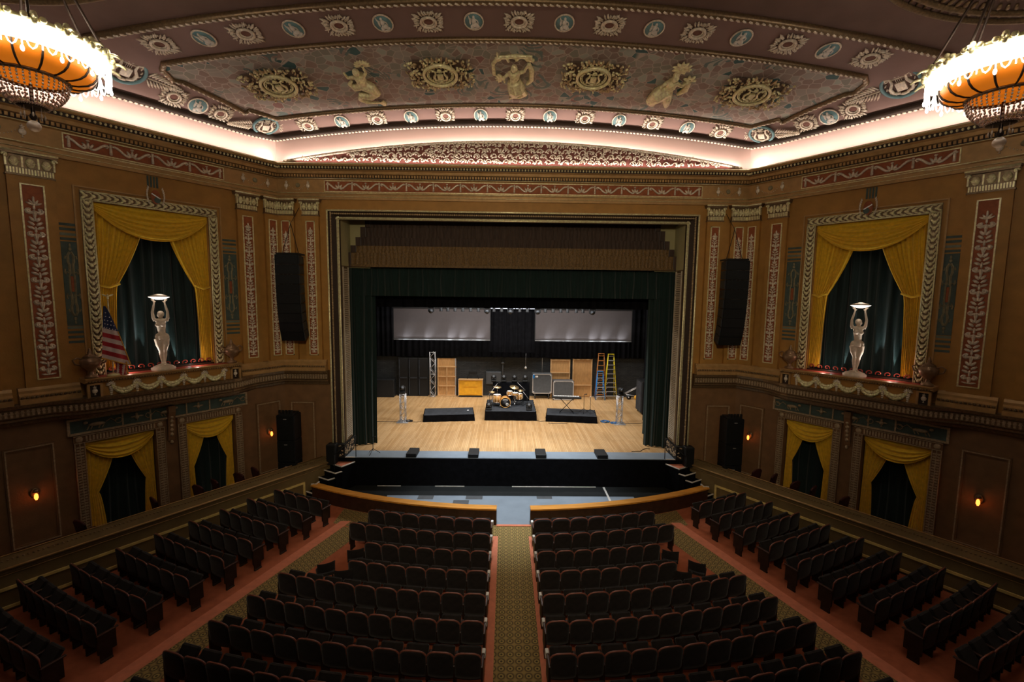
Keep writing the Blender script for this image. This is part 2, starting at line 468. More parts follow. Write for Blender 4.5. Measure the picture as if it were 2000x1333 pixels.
# rose band and mosaic lie as thin plaster skins on the vault
def patch(outline, name, m, off, parent=None, step=.5):
    """flat polygon in plan, subdivided and laid on the vault"""
    bm = bmesh.new()
    vs = [bm.verts.new((p[0], p[1], 0)) for p in outline]
    bm.faces.new(vs)
    bmesh.ops.triangulate(bm, faces=bm.faces[:])
    xs = [p[0] for p in outline]; ys = [p[1] for p in outline]
    def cut(co, no):
        g = bm.verts[:] + bm.edges[:] + bm.faces[:]
        bmesh.ops.bisect_plane(bm, geom=g, plane_co=co, plane_no=no)
    x = min(xs) + step
    while x < max(xs): cut((x, 0, 0), (1, 0, 0)); x += step
    y = min(ys) + step * .5
    while y < max(ys): cut((0, y, 0), (0, 1, 0)); y += step * .5
    cut((0, -1, 0), (0, 1, 0))
    for sg in (-1, 1):
        for o in (1.,):
            cut((sg * (XC - o / CT), 0, 0), (sg * CT, ST, 0))
    for v in bm.verts: v.co.z = S(v.co.x, v.co.y) - off
    me = bpy.data.meshes.new(name); bm.to_mesh(me); bm.free(); me.materials.append(m)
    o = bpy.data.objects.new(name, me); COL.objects.link(o)
    if parent: o.parent = parent
    return o
wx = lambda y, o=0: XC - (o + y * ST) / CT
band = [(-wx(0), 0), (-wx(-5.68), -5.68)] + [(x, -5.7 - .14 * (1 - (x / 11) ** 2)) for x in range(-11, 12, 2)] + [(wx(-5.68), -5.68), (wx(0), 0)]
struct(patch(band, 'ceiling_band', M_pink, .015))
INN = [(9.98, -4.42), (10.2, -4.2), (10.24, -3.74), (10.05, -3.57), (9.27, -1.69), (9.1, -1.75), (8.52, -1.03)]
inner = [(-x, y) for x, y in INN[::-1]]
inner = inner + [(-5, -4.55), (0, -4.56), (5, -4.55)] + INN
inner = [(-x, y) for x, y in INN[::-1]][::1]
ring = INN + [(-x, y) for x, y in INN[::-1]]           # clockwise from the audience corner
struct(patch(ring, 'mosaic_ceiling_panel', M_mosaic, .03))

def along(pts, step):
    out = []; acc = 0.
    for i in range(len(pts) - 1):
        a = Vector(pts[i]); c = Vector(pts[i+1]); L = (c - a).length
        while acc <= L:
            out.append((a + (c - a) * (acc / L), (c - a).normalized())); acc += step
        acc -= L
    return out
def dens(pts, step=.4, closed=False):
    P = list(pts) + ([pts[0]] if closed else [])
    out = []
    for i in range(len(P) - 1):
        a, c = P[i], P[i+1]; n = max(1, int(hypot(c[0]-a[0], c[1]-a[1]) / step))
        out += [(a[0] + (c[0]-a[0]) * k / n, a[1] + (c[1]-a[1]) * k / n) for k in range(n)]
    return out if closed else out + [P[-1]]
def ceil_mould(pts, r, name, m1, m2, closed=False, bead=.13, drop=.05, flat=1.):
    D = dens(pts, .35, closed)
    b = MB()
    P3 = [(x, y, S(x, y) - drop) for x, y in D]
    for k, dr in ((1.0, 0), (.45, .9)):
        b.tube([(p[0], p[1], p[2] - r * dr * .6) for p in P3], r * k, 6, 0, closed=closed)
    Q = P3 + ([P3[0]] if closed else [])
    for i, (p, d) in enumerate(along(Q, bead)):
        rot = Vector((1, 0, 0)).rotation_difference(d + Vector((-d.y, d.x, 0)) * .5).to_matrix()
        b.blob((p.x, p.y, p.z - r * .75), (bead * .55, r * .42, r * .42), 5, 3, 1, rot)
    return struct(b.build(name, [m1, m2]))
ceil_mould(ring, .085, 'trim_1', M_bronze, M_silver, True, .15)
outer = [(x, -5.7 - .14 * (1 - (x / 11) ** 2)) for x in [i * .5 - 11.2 for i in range(46)]]
ceil_mould(outer, .10, 'trim_2', M_bronze, M_silver, False, .17)
cov = [(-wx(-9.5, .12), -9.5), (-wx(-.12, .12), -.12), (-8.6, -.12), (8.6, -.12), (wx(-.12, .12), -.12), (wx(-9.5, .12), -9.5)]
cov = [(-wx(-9.5, .18), -9.5), (-wx(-.18, .18), -.18), (wx(-.18, .18), -.18), (wx(-9.5, .18), -9.5)]
ceil_mould(cov, .13, 'trim_3', M_darkbr, M_silver, False, .13, .09)
# openwork grille roses high in the ceiling, above the chandeliers
for sd in SIDES:
    b = MB(); cx, cy = sd * 9.9, -8.3
    for k, (rx, ry) in enumerate(((2.6, 1.55), (2.25, 1.3), (.8, .5))):
        b.tube([(cx + rx * cos(a), cy + ry * sin(a), S(cx + rx * cos(a), cy + ry * sin(a)) - .06) for a in [i * pi / 30 for i in range(60)]], .07, 6, 0, closed=True)
    for i in range(72):
        a = i * pi / 36
        for rr in (.42, .6, .78, .93):
            x, y = cx + 2.5 * rr * cos(a + rr), cy + 1.45 * rr * sin(a + rr)
            rot = Matrix.Rotation(a + .6, 3, 'Z')
            b.blob((x, y, S(x, y) - .05), (.16 * rr + .03, .05, .05), 5, 3, 0, rot)
    tag(b.build('ceiling_grille', [M_bronze], org=(cx, cy, S(cx, cy))), 'dark round openwork plaster grille above the chandelier, ' + SNS[sd], 'ceiling ornament', 'ceiling grilles')

# ------------------------------------------------------------ plaster ornament prototypes (lie in XY, face +Z)
def leaf(b, x, y, z, a, L, w, m=0, h=.03):
    b.blob((x + cos(a) * L / 2, y + sin(a) * L / 2, z), (L / 2, w / 2, h), 5, 3, m, Matrix.Rotation(a, 3, 'Z'))
def ring2(b, rx, ry, r, z=0, n=24, m=0):
    b.tube([(rx * cos(i * 2 * pi / n), ry * sin(i * 2 * pi / n), z) for i in range(n)], r, 6, m, closed=True)
def lyre(b, s, z, m=0):
    for sg in (-1, 1):
        b.tube([(sg * s * x, s * y, z) for x, y in ((.12, -.45), (.34, -.35), (.40, -.1), (.26, .15), (.28, .38), (.44, .46), (.46, .34))], [s * .055, s * .07, s * .08, s * .06, s * .05, s * .06, s * .03], 6, m)
    b.box(-.18 * s, .18 * s, -.3 * s, .12 * s, z - .01, z + .03, m)
    for i in range(4): b.tube([((-.1 + i * .066) * s, .1 * s, z), ((-.1 + i * .066) * s, .42 * s, z)], s * .012, 4, m)
    b.tube([(-.3 * s, .34 * s, z), (.3 * s, .34 * s, z)], s * .03, 5, m); b.blob((0, -.5 * s, z), (.16 * s, .08 * s, .03), 6, 4, m)
    for i in range(7): leaf(b, 0, .42 * s, z, pi * (i + .5) / 7, .16 * s, .06 * s, m)

M_hub = mat('dull_rose_hub', (.22, .10, .075), .7)
rosette = thing('ceiling_rosette', '', 'ceiling rosette', group='leafy ceiling rosettes')
b = MB(); ring2(b, .17, .17, .035, .05); ring2(b, .12, .12, .018, .03); b.build('ring', M_silver, rosette)
b = MB(); b.cyl((0, 0, 0), .15, 0, .015, 16); b.build('hub', M_hub, rosette)
b = MB()
random.seed(3)
for q in range(4):
    for i in range(9):
        a = pi / 4 + q * pi / 2 + (i - 4) * .19
        rr = .19 if i % 2 else .22
        L = .13 + .11 * (1 - abs(i - 4) / 4)
        leaf(b, rr * cos(a), rr * sin(a), .03, a + random.uniform(-.4, .4), L, .05)
        leaf(b, (rr + L * .5) * cos(a), (rr + L * .5) * sin(a), .035, a + random.choice((-1, 1)) * .8, .08, .035)
b.build('leaves', M_silver, rosette)
PR = Placer(rosette)

oval = thing('ceiling_medallion', '', 'medallion', group='blue oval cameo medallions')
b = MB(); b.lathe((0, 0, 0), [(.235, 0), (.235, .03), (.0, .035)], 24); b.build('plaque', M_cameo, oval)
b = MB(); ring2(b, .24, .24, .02, .03); b.build('rim', M_silver, oval)
b = MB()
for c, r in (((0, .14, .05), (.035, .04, .035)), ((0, .04, .05), (.06, .08, .04)), ((.03, -.07, .05), (.09, .07, .04)), ((-.05, -.13, .05), (.05, .06, .03)), ((.09, -.13, .05), (.06, .04, .03)), ((0, -.19, .04), (.12, .02, .02)), ((-.09, .03, .05), (.03, .10, .025))):
    b.blob(c, r, 7, 5)
b.tube([(.04, .08, .05), (.10, .04, .06), (.11, -.03, .06)], .016, 5); b.tube([(-.04, .08, .05), (-.11, .11, .06), (-.12, .17, .05)], .016, 5)
b.build('relief_figure', M_cameow, oval)
PO = Placer(oval)
sfx = {-1: 'toward the flag side', 1: 'away from the flag side'}
def cpos(x, n):   # wording for a place in a symmetric row
    if n == 0: return 'at the centre line'
    return ORD[n - 1] + ' from centre ' + sfx[1 if x > 0 else -1]
for i, x in enumerate((0, 2.58, 5.10, 7.66)):
    for sd in ((1,) if i == 0 else SIDES):
        PR.put(ceilM(sd * x, -.5, 0, .02, (1, 1.2, 1)), 'silver leafy rosette, front ceiling band, ' + cpos(sd, i), 'leafy rosettes along the front ceiling band')
for i, x in enumerate((1.28, 3.85, 6.40)):
    for sd in SIDES:
        PO.put(ceilM(sd * x, -.5, 0, .02, (1, 1.45, 1)), 'pale blue cameo oval, front ceiling band, ' + cpos(sd, i + 1), 'cameo ovals along the front ceiling band')
for i, x in enumerate((0, 2.42, 4.80, 7.27, 9.56)):
    for sd in ((1,) if i == 0 else SIDES):
        PR.put(ceilM(sd * x, -5.12, 0, .02, (1.15, 1.1, 1)), 'dim leafy rosette, audience-side ceiling band, ' + cpos(sd, i), 'rosettes along the rear ceiling band')
for i, x in enumerate((1.21, 3.63, 6.00, 8.38)):
    for sd in SIDES:
        PO.put(ceilM(sd * x, -5.12, sd * .12 * i * .4, .02, (1.05, 1.3, 1)), 'dim cameo oval, audience-side ceiling band, ' + cpos(sd, i + 1), 'cameo ovals along the rear ceiling band')
for sd in SIDES:
    an = sd * -(pi / 2 - TH) if sd > 0 else (pi / 2 - TH)
    PR.put(ceilM(sd * 9.92, -2.02, an, .02, (1, 1.1, 1)), 'leafy rosette on the side ceiling band, stage end, ' + SNS[sd])
    PO.put(ceilM(sd * 10.28, -2.60, an, .02, (1.1, 1.3, 1)), 'blue cameo oval between two rosettes on side ceiling band, ' + SNS[sd])
    PR.put(ceilM(sd * 10.63, -3.18, an, .02, (1, 1.1, 1)), 'leafy rosette on the side ceiling band, beside large lyre oval, ' + SNS[sd])
PR.flush(); PO.flush()

lyo = thing('lyre_medallion', '', 'medallion', group='lyre ovals with leaf sprays')
b = MB(); b.lathe((0, 0, 0), [(.40, 0), (.40, .03), (0, .03)], 28); b.build('plaque', M_ceil, lyo)
b = MB(); ring2(b, .42, .42, .045, .04, 32); b.build('rim', M_cameo, lyo)
b = MB(); lyre(b, .62, .06)
for i in range(16):
    a = i * pi / 8; leaf(b, .30 * cos(a), .30 * sin(a), .05, a + 1.2, .11, .04)
b.build('lyre_relief', M_silver, lyo)
for sg in (-1, 1):
    b = MB()
    for i in range(11):
        t = i / 10; x = sg * (.46 + .75 * t); w = .22 * (1 - t) + .05
        for s2 in (-1, 1):
            leaf(b, x, s2 * .02, .04, (0 if sg > 0 else pi) + s2 * sg * (1.0 - .4 * t), w + .06, .06)
        leaf(b, x, 0, .05, 0 if sg > 0 else pi, .12, .05)
    b.build('leaf_spray', M_silver, lyo)
PL = Placer(lyo)
for sd in SIDES:
    PL.put(ceilM(sd * 9.02, -.88, -sd * .75, .02, (.95, 1, 1)), 'lyre oval with leaf sprays at ceiling corner nearest stage, ' + SNS[sd])
    PL.put(ceilM(sd * 11.02, -4.45, -sd * 1.05, .02, (1.05, 1.15, 1)), 'large lyre oval with leaf sprays beside the chandelier, ' + SNS[sd])
PL.flush()

M_plq = mat('umber_plaque_ground', (.13, .085, .06), .7)
plq = thing('lyre_plaque', '', 'ceiling plaque', group='gilt plaques on the mosaic ceiling')
b = MB(); b.bbox(-.84, .84, -.52, .52, 0, .02, .01); b.build('backing', M_plq, plq)
b = MB(); ring2(b, .50, .46, .05, .09, 32); ring2(b, .40, .36, .025, .07, 28); b.build('rim', M_gold, plq)
b = MB(); lyre(b, .50, .09)
for i in range(20):
    a = i * pi / 10; leaf(b, .33 * cos(a), .30 * sin(a), .07, a + 1.2, .10, .04)
b.build('lyre_relief', M_gold, plq)
b = MB(); random.seed(5)
for i in range(360):
    x = random.uniform(-.97, .97); y = random.uniform(-.68, .68)
    if (x / .56) ** 2 + (y / .52) ** 2 < 1: continue
    if abs(x) > .6 and abs(y) > .60 - random.random() * .1: continue
    leaf(b, x, y, .05 + random.random() * .03, random.uniform(0, 2 * pi), random.uniform(.09, .17), .06, i % 2)
for x in (-.25, -.12, 0, .12, .25): leaf(b, x, .56, .08, pi / 2 - x, .22, .08)
for x in [i * .12 - .6 for i in range(11)]: b.blob((x, -.60, .06), (.05, .04, .03), 5, 3)
b.build('leaf_relief', [M_gold2, M_gold], plq)
PP = Placer(plq)
for i, x in enumerate((2.42, 7.50)):
    for sd in SIDES:
        PP.put(ceilM(sd * x, -2.95, 0, .05, (1.02, 1.15, 1.3)), ('gilt lyre plaque on the mosaic ceiling, %s one %s' % (('inner', 'outer')[i], sfx[sd])))
PP.flush()

# winged and fish-tailed gilt figures on the mosaic
def gfig(kind):
    b = MB()
    def T(p, r, n=8): b.tube(p, r, n)
    b.blob((0, .55, .22), (.12, .14, .12), 10, 8); T([(0, .42, .18), (0, .30, .18)], [.06, .09])
    T([(0, .34, .18), (.02, .15, .20), (0, -.05, .18), (0, -.2, .16)], [.17, .19, .13, .19])
    if kind == 0:      # triton with coiled tail, one arm lifting a spray
        T([(-.14, .28, .18), (-.36, .30, .2), (-.40, .55, .2)], [.07, .055, .04]); T([(.14, .28, .18), (.30, .48, .2), (.30, .78, .22)], [.07, .055, .04])
        T([(0, -.15, .16), (.22, -.3, .2), (.30, -.55, .2), (.05, -.72, .2), (-.28, -.66, .18), (-.38, -.88, .16), (-.2, -1.1, .15), (.06, -1.16, .15), (.26, -1.3, .1)], [.2, .19, .17, .15, .13, .1, .08, .06, .04])
        T([(-.05, -.15, .16), (-.34, -.25, .18), (-.44, -.05, .16), (-.3, .08, .14)], [.16, .12, .08, .05])
        for i in range(9): leaf(b, .30, .80, .2, pi * i / 8, .3, .1, 0, .05)
        for i in range(5): leaf(b, .22, -1.28, .12, -.9 + i * .4, .28, .1, 0, .04)
    elif kind == 1:    # draped figure under a flowered arch
        T([(-.14, .28, .18), (-.34, .12, .24), (-.30, -.1, .26)], [.07, .055, .04]); T([(.14, .28, .18), (.34, .4, .2), (.42, .62, .18)], [.07, .055, .04])
        T([(0, -.15, .16), (.1, -.45, .2), (.0, -.75, .18)], [.24, .33, .22]); T([(.05, -.5, .2), (.3, -.62, .16), (.42, -.86, .14), (.22, -1.08, .12), (0, -1.1, .1), (-.14, -1.25, .08)], [.16, .13, .1, .08, .07, .04])
        T([(.46, .7, .12), (.58, .35, .14), (.6, -.1, .14), (.45, -.35, .14)], [.06, .1, .09, .05])
        T([(-.66, .1, .1), (-.68, .6, .1), (-.5, .88, .1), (0, .95, .1), (.42, .92, .1), (.62, .75, .1)], [.07] * 6)
        for i in range(10): a = i / 9; leaf(b, -.66 + 1.25 * a, .88 + .05 * sin(a * 20), .12, i * 1.7, .24, .12, 0, .06)
        for i in range(5): leaf(b, -.3, -.02, .16, pi - .7 + i * .35, .38, .1, 0, .05)
    else:              # seated figure beneath a leafy stem
        T([(-.14, .28, .18), (-.3, .1, .24), (-.1, -.12, .28)], [.08, .06, .05]); T([(.14, .28, .18), (.36, .2, .22), (.5, .42, .2)], [.08, .06, .04])
        T([(0, -.1, .16), (-.24, -.35, .24), (-.34, -.7, .22), (-.2, -.95, .16)], [.26, .27, .2, .12]); T([(0, -.2, .18), (.14, -.5, .24), (.26, -.85, .18), (.34, -1.1, .12)], [.22, .18, .12, .07])
        T([(.05, .6, .12), (.05, .95, .1)], [.04, .03])
        for i in range(11): leaf(b, .05, .9, .14, i * .6, .36, .12, 0, .05)
        for i in range(6): leaf(b, .52, .4, .12, i * 1.0, .26, .12, 0, .06)
        T([(.55, .3, .1), (.6, -.1, .1), (.45, -.4, .1)], [.1, .12, .06])
    return b
for k, (x, lab) in enumerate(((-4.95, 'gilt fish-tailed triton figure lifting a leaf spray, on mosaic ceiling'), (-.10, 'gilt draped figure under a flower arch at centre of mosaic ceiling'), (4.90, 'gilt seated figure beneath a leafy stem, on mosaic ceiling'))):
    o = remesh(gfig(k), 'ceiling_figure', M_gold, .022)
    o.matrix_basis = ceilM(x, -2.75, 0, -.02, (.95, 1.05, .9)); tag(o, lab, 'sculpture', 'gilt figures on the mosaic ceiling')

# ------------------------------------------------------------ entablature
ent = [(.0, 10.22), (.10, 10.22), (.10, 10.30), (.13, 10.33), (.13, 10.40), (.17, 10.44), (.17, 10.48), (.06, 10.50), (.06, 10.95), (.14, 10.99), (.14, 11.12), (.24, 11.14), (.24, 11.24), (.34, 11.27), (.36, 11.38), (.42, 11.42), (.42, 11.50), (.0, 11.50)]
def cornice(f, u0, u1, name):
    b = MB(f); b.prof(u0, u1, ent)
    n = int((u1 - u0) / .105)
    for i in range(n):
        u = u0 + (i + .5) * (u1 - u0) / n
        b.box(u - .032, u + .032, .13, .215, 11.02, 11.11, 0)
    n = int((u1 - u0) / .115)
    for i in range(n):
        u = u0 + (i + .5) * (u1 - u0) / n
        b.blob((u, .385, 11.33), (.034, .04, .042), 5, 4, 1)
        b.blob((u, .15, 11.165), (.036, .035, .02), 4, 3, 1)
    b.box(u0, u1, .13, .145, 11.0, 11.125, 2); b.prof(u0, u1, [(.335, 11.275), (.350, 11.275), (.372, 11.385), (.35, 11.385)], 2)  # dark strips put the shade between beads and dentils into the colour
    for z, o, r in ((10.44, .175, .014), (10.32, .12, .010), (11.47, .425, .018), (10.985, .145, .012)):
        b.tube([(u0, o, z), (u1, o, z)], r, 5, 1)
    return struct(b.build(name, [M_arch, M_gold, M_darkbr]))
cornice(FR, -XC, XC, 'trim_4')
for sd in SIDES: cornice(SW(sd), 0, 13, 'trim_5')

# scrolled frieze panels
def urnrel(b, u, z, h, o=.09, m=0):
    w = h * .32
    for c, r in (((0, .12), (.30, .04)), ((0, .22), (.12, .10)), ((0, .52), (.75, .26)), ((0, .80), (.42, .08)), ((0, .92), (.55, .05))):
        b.blob((u, o, z - h / 2 + c[1] * h), (w * r[0], .035, h * r[1]), 8, 5, m)
    b.blob((u, o, z + h * .52), (w * .14, .02, h * .07), 5, 4, m)
def frieze(f, u0, u1, name_lab, sz=1., flip=1):
    t = thing('frieze_panel', name_lab, 'frieze panel', f((u0 + u1) / 2, .06, 10.5), 'red frieze panels with silver scrolls')
    b = MB(f); b.box(u0, u1, .055, .075, 10.53, 10.90); b.build('panel', M_red, t)
    b = MB(f)
    for a, c, z0, z1 in ((u0 - .03, u1 + .03, 10.50, 10.53), (u0 - .03, u1 + .03, 10.90, 10.93), (u0 - .03, u0, 10.50, 10.93), (u1, u1 + .03, 10.50, 10.93)): b.box(a, c, .055, .10, z0, z1)
    b.build('border', M_gold, t)
    b = MB(f); n = int(round((u1 - u0) / .52)); w = (u1 - u0) / n
    for i in range(n + 1):
        u = u0 + i * w + (.1 if i == 0 else (-.1 if i == n else 0)); fl = i % 2
        if fl:
            for k in (-1, 0, 1): leaf3(b, u, 10.59, k * .6 + pi / 2, .24, .075)
            b.blob((u, .09, 10.84), (.05, .025, .025), 6, 4)
        else:
            b.tube([(u, .09, 10.59), (u, .09, 10.84)], [.04, .03], 6); b.blob((u, .09, 10.85), (.045, .03, .025), 6, 4); b.blob((u, .09, 10.58), (.04, .03, .02), 6, 4); b.blob((u, .09, 10.73), (.035, .03, .03), 6, 4)
        if i < n:
            up = fl == 0
            pts = []
            for k in range(13):
                q = k / 12
                z = 10.715 + (.10 if up else -.10) * cos(q * pi); uu = u0 + (i + .16 + .68 * q) * w
                pts.append((uu, .09, z))
            hk = [(pts[0][0] + d * .05, .09, pts[0][2] - (s2 if up else -s2)) for d, s2 in ((.9, .06), (0.2, .07), (-.6, .03))]
            b.tube(hk + pts, [.014, .020, .026] + [.036] * 13, 6)
            b.blob((pts[-1][0] + .02, .09, pts[-1][2]), (.035, .025, .03), 6, 4)
    b.build('scroll_relief', M_silver, t)
def leaf3(b, u, z, a, L, w, o=.09, m=0):
    """leaf on a wall: rotation in the (u,z) plane"""
    b.blob((u + cos(a) * L / 2, o, z + sin(a) * L / 2), (L / 2, .025, w / 2), 5, 3, m, Matrix.Rotation(-a, 3, 'Y'))
frieze(FR, -7.25, 7.25, 'long red frieze panel with silver scrolls above the proscenium opening')
for sd in SIDES: frieze(SW(sd), 1.95, 5.97, 'red frieze panel with silver scrolls on side wall, ' + SNS[sd])
# urns, ovals and swags painted in relief on the frieze
def swag2(b, u0, u1, z, sag, r, o=.085):
    n = 11
    for k in range(n + 1):
        q = k / n; b.blob((u0 + (u1 - u0) * q, o, z - sag * (1 - (2 * q - 1) ** 2)), (r, r * .8, r), 5, 3)
def urn_group(f, us, ov, lab):
    t = thing('urn_relief', lab, 'plaster relief', f(us[0], .06, 10.5), 'urn and swag reliefs on the frieze')
    b = MB(f)
    for u in us: urnrel(b, u, 10.71, .34)
    b.build('urns_and_beads', M_silver, t)
    for u in us:
        for sg in (-1, 1):
            for k in range(6): b.blob((u + sg * .13, .075, 10.78 - k * .04), (.012, .01, .014), 4, 3)
    b2 = MB(f)
    for u in ov: b2.lathe((u, .06, 10.74), [(.0, .02), (.075, .02), (.085, .0)], 12, axis='y'); 
    b2.build('oval', M_stencil, t)
    b3 = MB(f)
    for i in range(len(us) - 1): swag2(b3, us[i] + .12, us[i+1] - .12, 10.72, .16, .016)
    b3.build('bead_swag', M_silver, t)
for sd in SIDES:
    urn_group(lambda u, o, z, sd=sd: FR(sd * u, o, z), (7.9, 8.72), (8.3,), 'urns and swag in relief on frieze above corner pilasters, ' + SNS[sd])
    urn_group(SW(sd), (.40, 1.28), (.85,), 'urns and swag in relief on the side frieze near corner, ' + SNS[sd])
    urn_group(SW(sd), (6.75, 7.75), (7.2,), 'urns in relief on the side frieze above tall pilaster, ' + SNS[sd])
M_tymp = mat('dusty_rose_field', (.22, .075, .06), .7)
# leafy tympanum arch above the cornice
def TF(u, o, z): return (u, -.22 - o, z)
b = MB(TF)
def arch(x): return 11.52 + .83 * max(0, 1 - (x / 8.68) ** 2)
ty = thing('tympanum', 'shallow arched relief of leafy scrolls above the proscenium cornice', 'tympanum', (0, -.24, 11.5))
n = 60
pts = [(-8.68 + 17.36 * i / n, arch(-8.68 + 17.36 * i / n)) for i in range(n + 1)]
for i in range(n): b.add([(pts[i][0], 0, 11.5), (pts[i+1][0], 0, 11.5), (pts[i+1][0], 0, pts[i+1][1]), (pts[i][0], 0, pts[i][1]), (pts[i][0], .05, 11.5), (pts[i+1][0], .05, 11.5), (pts[i+1][0], .05, pts[i+1][1]), (pts[i][0], .05, pts[i][1])], [(4, 5, 6, 7), (7, 6, 2, 3), (4, 5, 1, 0)])
b.build('field', M_tymp, ty)
b = MB(TF); b.tube([(x, .06, z + .03) for x, z in pts], .055, 6)
for p, d in along([(x, .10, z + .03) for x, z in pts], .13): b.blob(tuple(p), (.05, .04, .04), 5, 3)
b.build('arch_moulding', M_silver, ty)
b = MB(TF); random.seed(11)
x = -8.0
while x <= 8.0:
    H = arch(x) - 11.55
    rows = max(1, int(H / .17))
    for r in range(rows):
        z = 11.57 + r * H / rows
        R = min(.15, H * .3)
        xo = x + (r % 2) * .17 + random.uniform(-.04, .04)
        b.tube([(xo + R * (1 - q * .1) * cos(a0), .09, z + .06 + R * (1 - q * .1) * sin(a0)) for q in range(7) for a0 in (pi - q * .62,)], .022, 5)
        for k in range(6):
            leaf3(b, xo + random.uniform(-.17, .17), z + random.uniform(-.02, .08), random.uniform(.3, 2.8), random.uniform(.10, .17), .055, .09)
    x += .32
b.build('leaf_relief', M_silver, ty)
# ------------------------------------------------------------ pilasters
def arabesque(b, u, z0, z1, w, o, seed=0, lod=1.):
    z = z0 + .06; k = 0
    leaf3(b, u - .02, z, .2, w * .5, .05, o); leaf3(b, u + .02, z, pi - .2, w * .5, .05, o)
    P = w * 1.15
    while z < z1 - P * .9:
        r = w * .21 * (1 if k % 3 else .85)
        zc = z + P * .45
        for sg in (-1, 1):
            if k % 2 == 0:
                pts = [(u + sg * (w * .27 + r * (1 - q * .07) * cos(a)), o, zc + r * (1 - q * .07) * sin(a)) for q in range(8) for a in (pi + q * .78,)]
                b.tube([(u, o, z)] + pts, [.02] + [w * .10] * 5 + [w * .07] * 3, 4)
                b.blob((u + sg * w * .27, o, zc), (w * .11, .022, w * .11), 4, 3)
            else:
                for j in range(3): leaf3(b, u, z + j * P * .22, pi / 2 - sg * (1.15 - j * .25), w * .52, w * .22, o)
        b.blob((u, o, zc + P * .2), (.032, .03, .07), 5, 3)
        leaf3(b, u, zc + P * .25, pi / 2, .09, .05, o)
        z += P * .72; k += 1
    for j in range(5): leaf3(b, u, z + .02, pi / 2 + (j - 2) * .55, w * .5, .055, o)
    b.blob((u, o, z + w * .5), (.03, .03, .09), 5, 3)
def pilaster(f, u0, u1, lab, group='gilded pilasters'):
    w = u1 - u0; u = (u0 + u1) / 2
    t = thing('pilaster', lab, 'pilaster', f(u, 0, 3.58), group)
    b = MB(f); b.box(u0, u1, 0, .13, 4.0, 9.62); b.build('shaft', M_wall, t)
    pw = w * .44; p0, p1 = u - pw / 2, u + pw / 2
    b = MB(f); b.box(p0, p1, .12, .135, 4.22, 9.36); b.build('panel', M_red, t)
    b = MB(f)
    for a, c in ((p0 - .035, p0), (p1, p1 + .035)): b.box(a, c, .12, .165, 4.19, 9.39)
    for z in (4.19, 9.36): b.box(p0 - .035, p1 + .035, .12, .165, z, z + .03)
    b.build('gilt_edging', M_gold, t)
    b = MB(f); arabesque(b, u, 4.24, 9.0, pw * .92, .15); b.build('arabesque_relief', M_silver, t)
    b = MB(f)
    b.box(u0 - .02, u1 + .02, 0, .16, 9.58, 9.62); b.box(u0, u1, 0, .14, 9.62, 9.78)
    n = int(w / .055)
    for i in range(n): uu = u0 + (i + .5) * w / n; b.box(uu - .016, uu + .016, .14, .165, 9.63, 9.77, 1)
    b.box(u0 + .02, u1 - .02, 0, .15, 9.78, 10.1)
    for i in range(3):
        uu = u0 + w * (i + .5) / 3
        b.blob((uu, .17, 9.92), (w * .11, .05, .13), 7, 5, 1)
        for j in range(5): leaf3(b, uu, 9.86, pi / 2 + (j - 2) * .5, .13, .04, .20, 1)
    for i in range(4):
        uu = u0 + w * i / 3; b.box(uu - .018, uu + .018, .1, .2, 9.79, 10.06, 1)
    for sg in (-1, 1):
        ue = u + sg * w * .5
        b.tube([(ue + sg * (.06 * cos(q * .8) * (1 - q * .1)), .19, 10.04 + .07 * sin(q * .8) * (1 - q * .1)) for q in range(8)], .028, 5, 1)
    b.box(u0 - .07, u1 + .07, 0, .24, 10.10, 10.16); b.tube([(u0 - .08, .25, 10.18), (u1 + .08, .25, 10.18)], .03, 5, 1); b.box(u0 - .09, u1 + .09, 0, .22, 10.16, 10.21)
    b.build('capital', [M_bronze, M_gold], t)
    b = MB(f)
    b.prof(u0 - .16, u1 + .16, [(0, 3.58), (.30, 3.58), (.30, 3.70), (.25, 3.72), (.25, 3.80), (.18, 3.86), (.18, 3.93), (.14, 4.0), (0, 4.0)])
    n = int((w + .3) / .09)
    for i in range(n): b.blob((u0 - .15 + (i + .5) * (w + .3) / n, .27, 3.76), (.05, .04, .035), 5, 3, 1, Matrix.Rotation(.5, 3, 'Y'))
    b.build('base', [M_arch, M_bronze], t)
    return t
for sd in SIDES:
    g = lambda u, o, z, sd=sd: FR(sd * u, o, z)
    pilaster(g, 8.47, 9.08, 'pilaster on the proscenium wall touching the corner, ' + SNS[sd])
    pilaster(g, 7.52, 8.15, 'pilaster next to the gilt proscenium frame, ' + SNS[sd])
    pilaster(SW(sd), .03, .58, 'side wall pilaster touching the corner, ' + SNS[sd])
    pilaster(SW(sd), .87, 1.56, 'side wall pilaster between teal stencil and corner, ' + SNS[sd])
    pilaster(SW(sd), 6.22, 7.12, 'wide tall pilaster beyond statue window, ' + SNS[sd])
    pilaster(SW(sd), 7.55, 8.45, 'farthest wide pilaster, cut by the edge of the view, ' + SNS[sd])

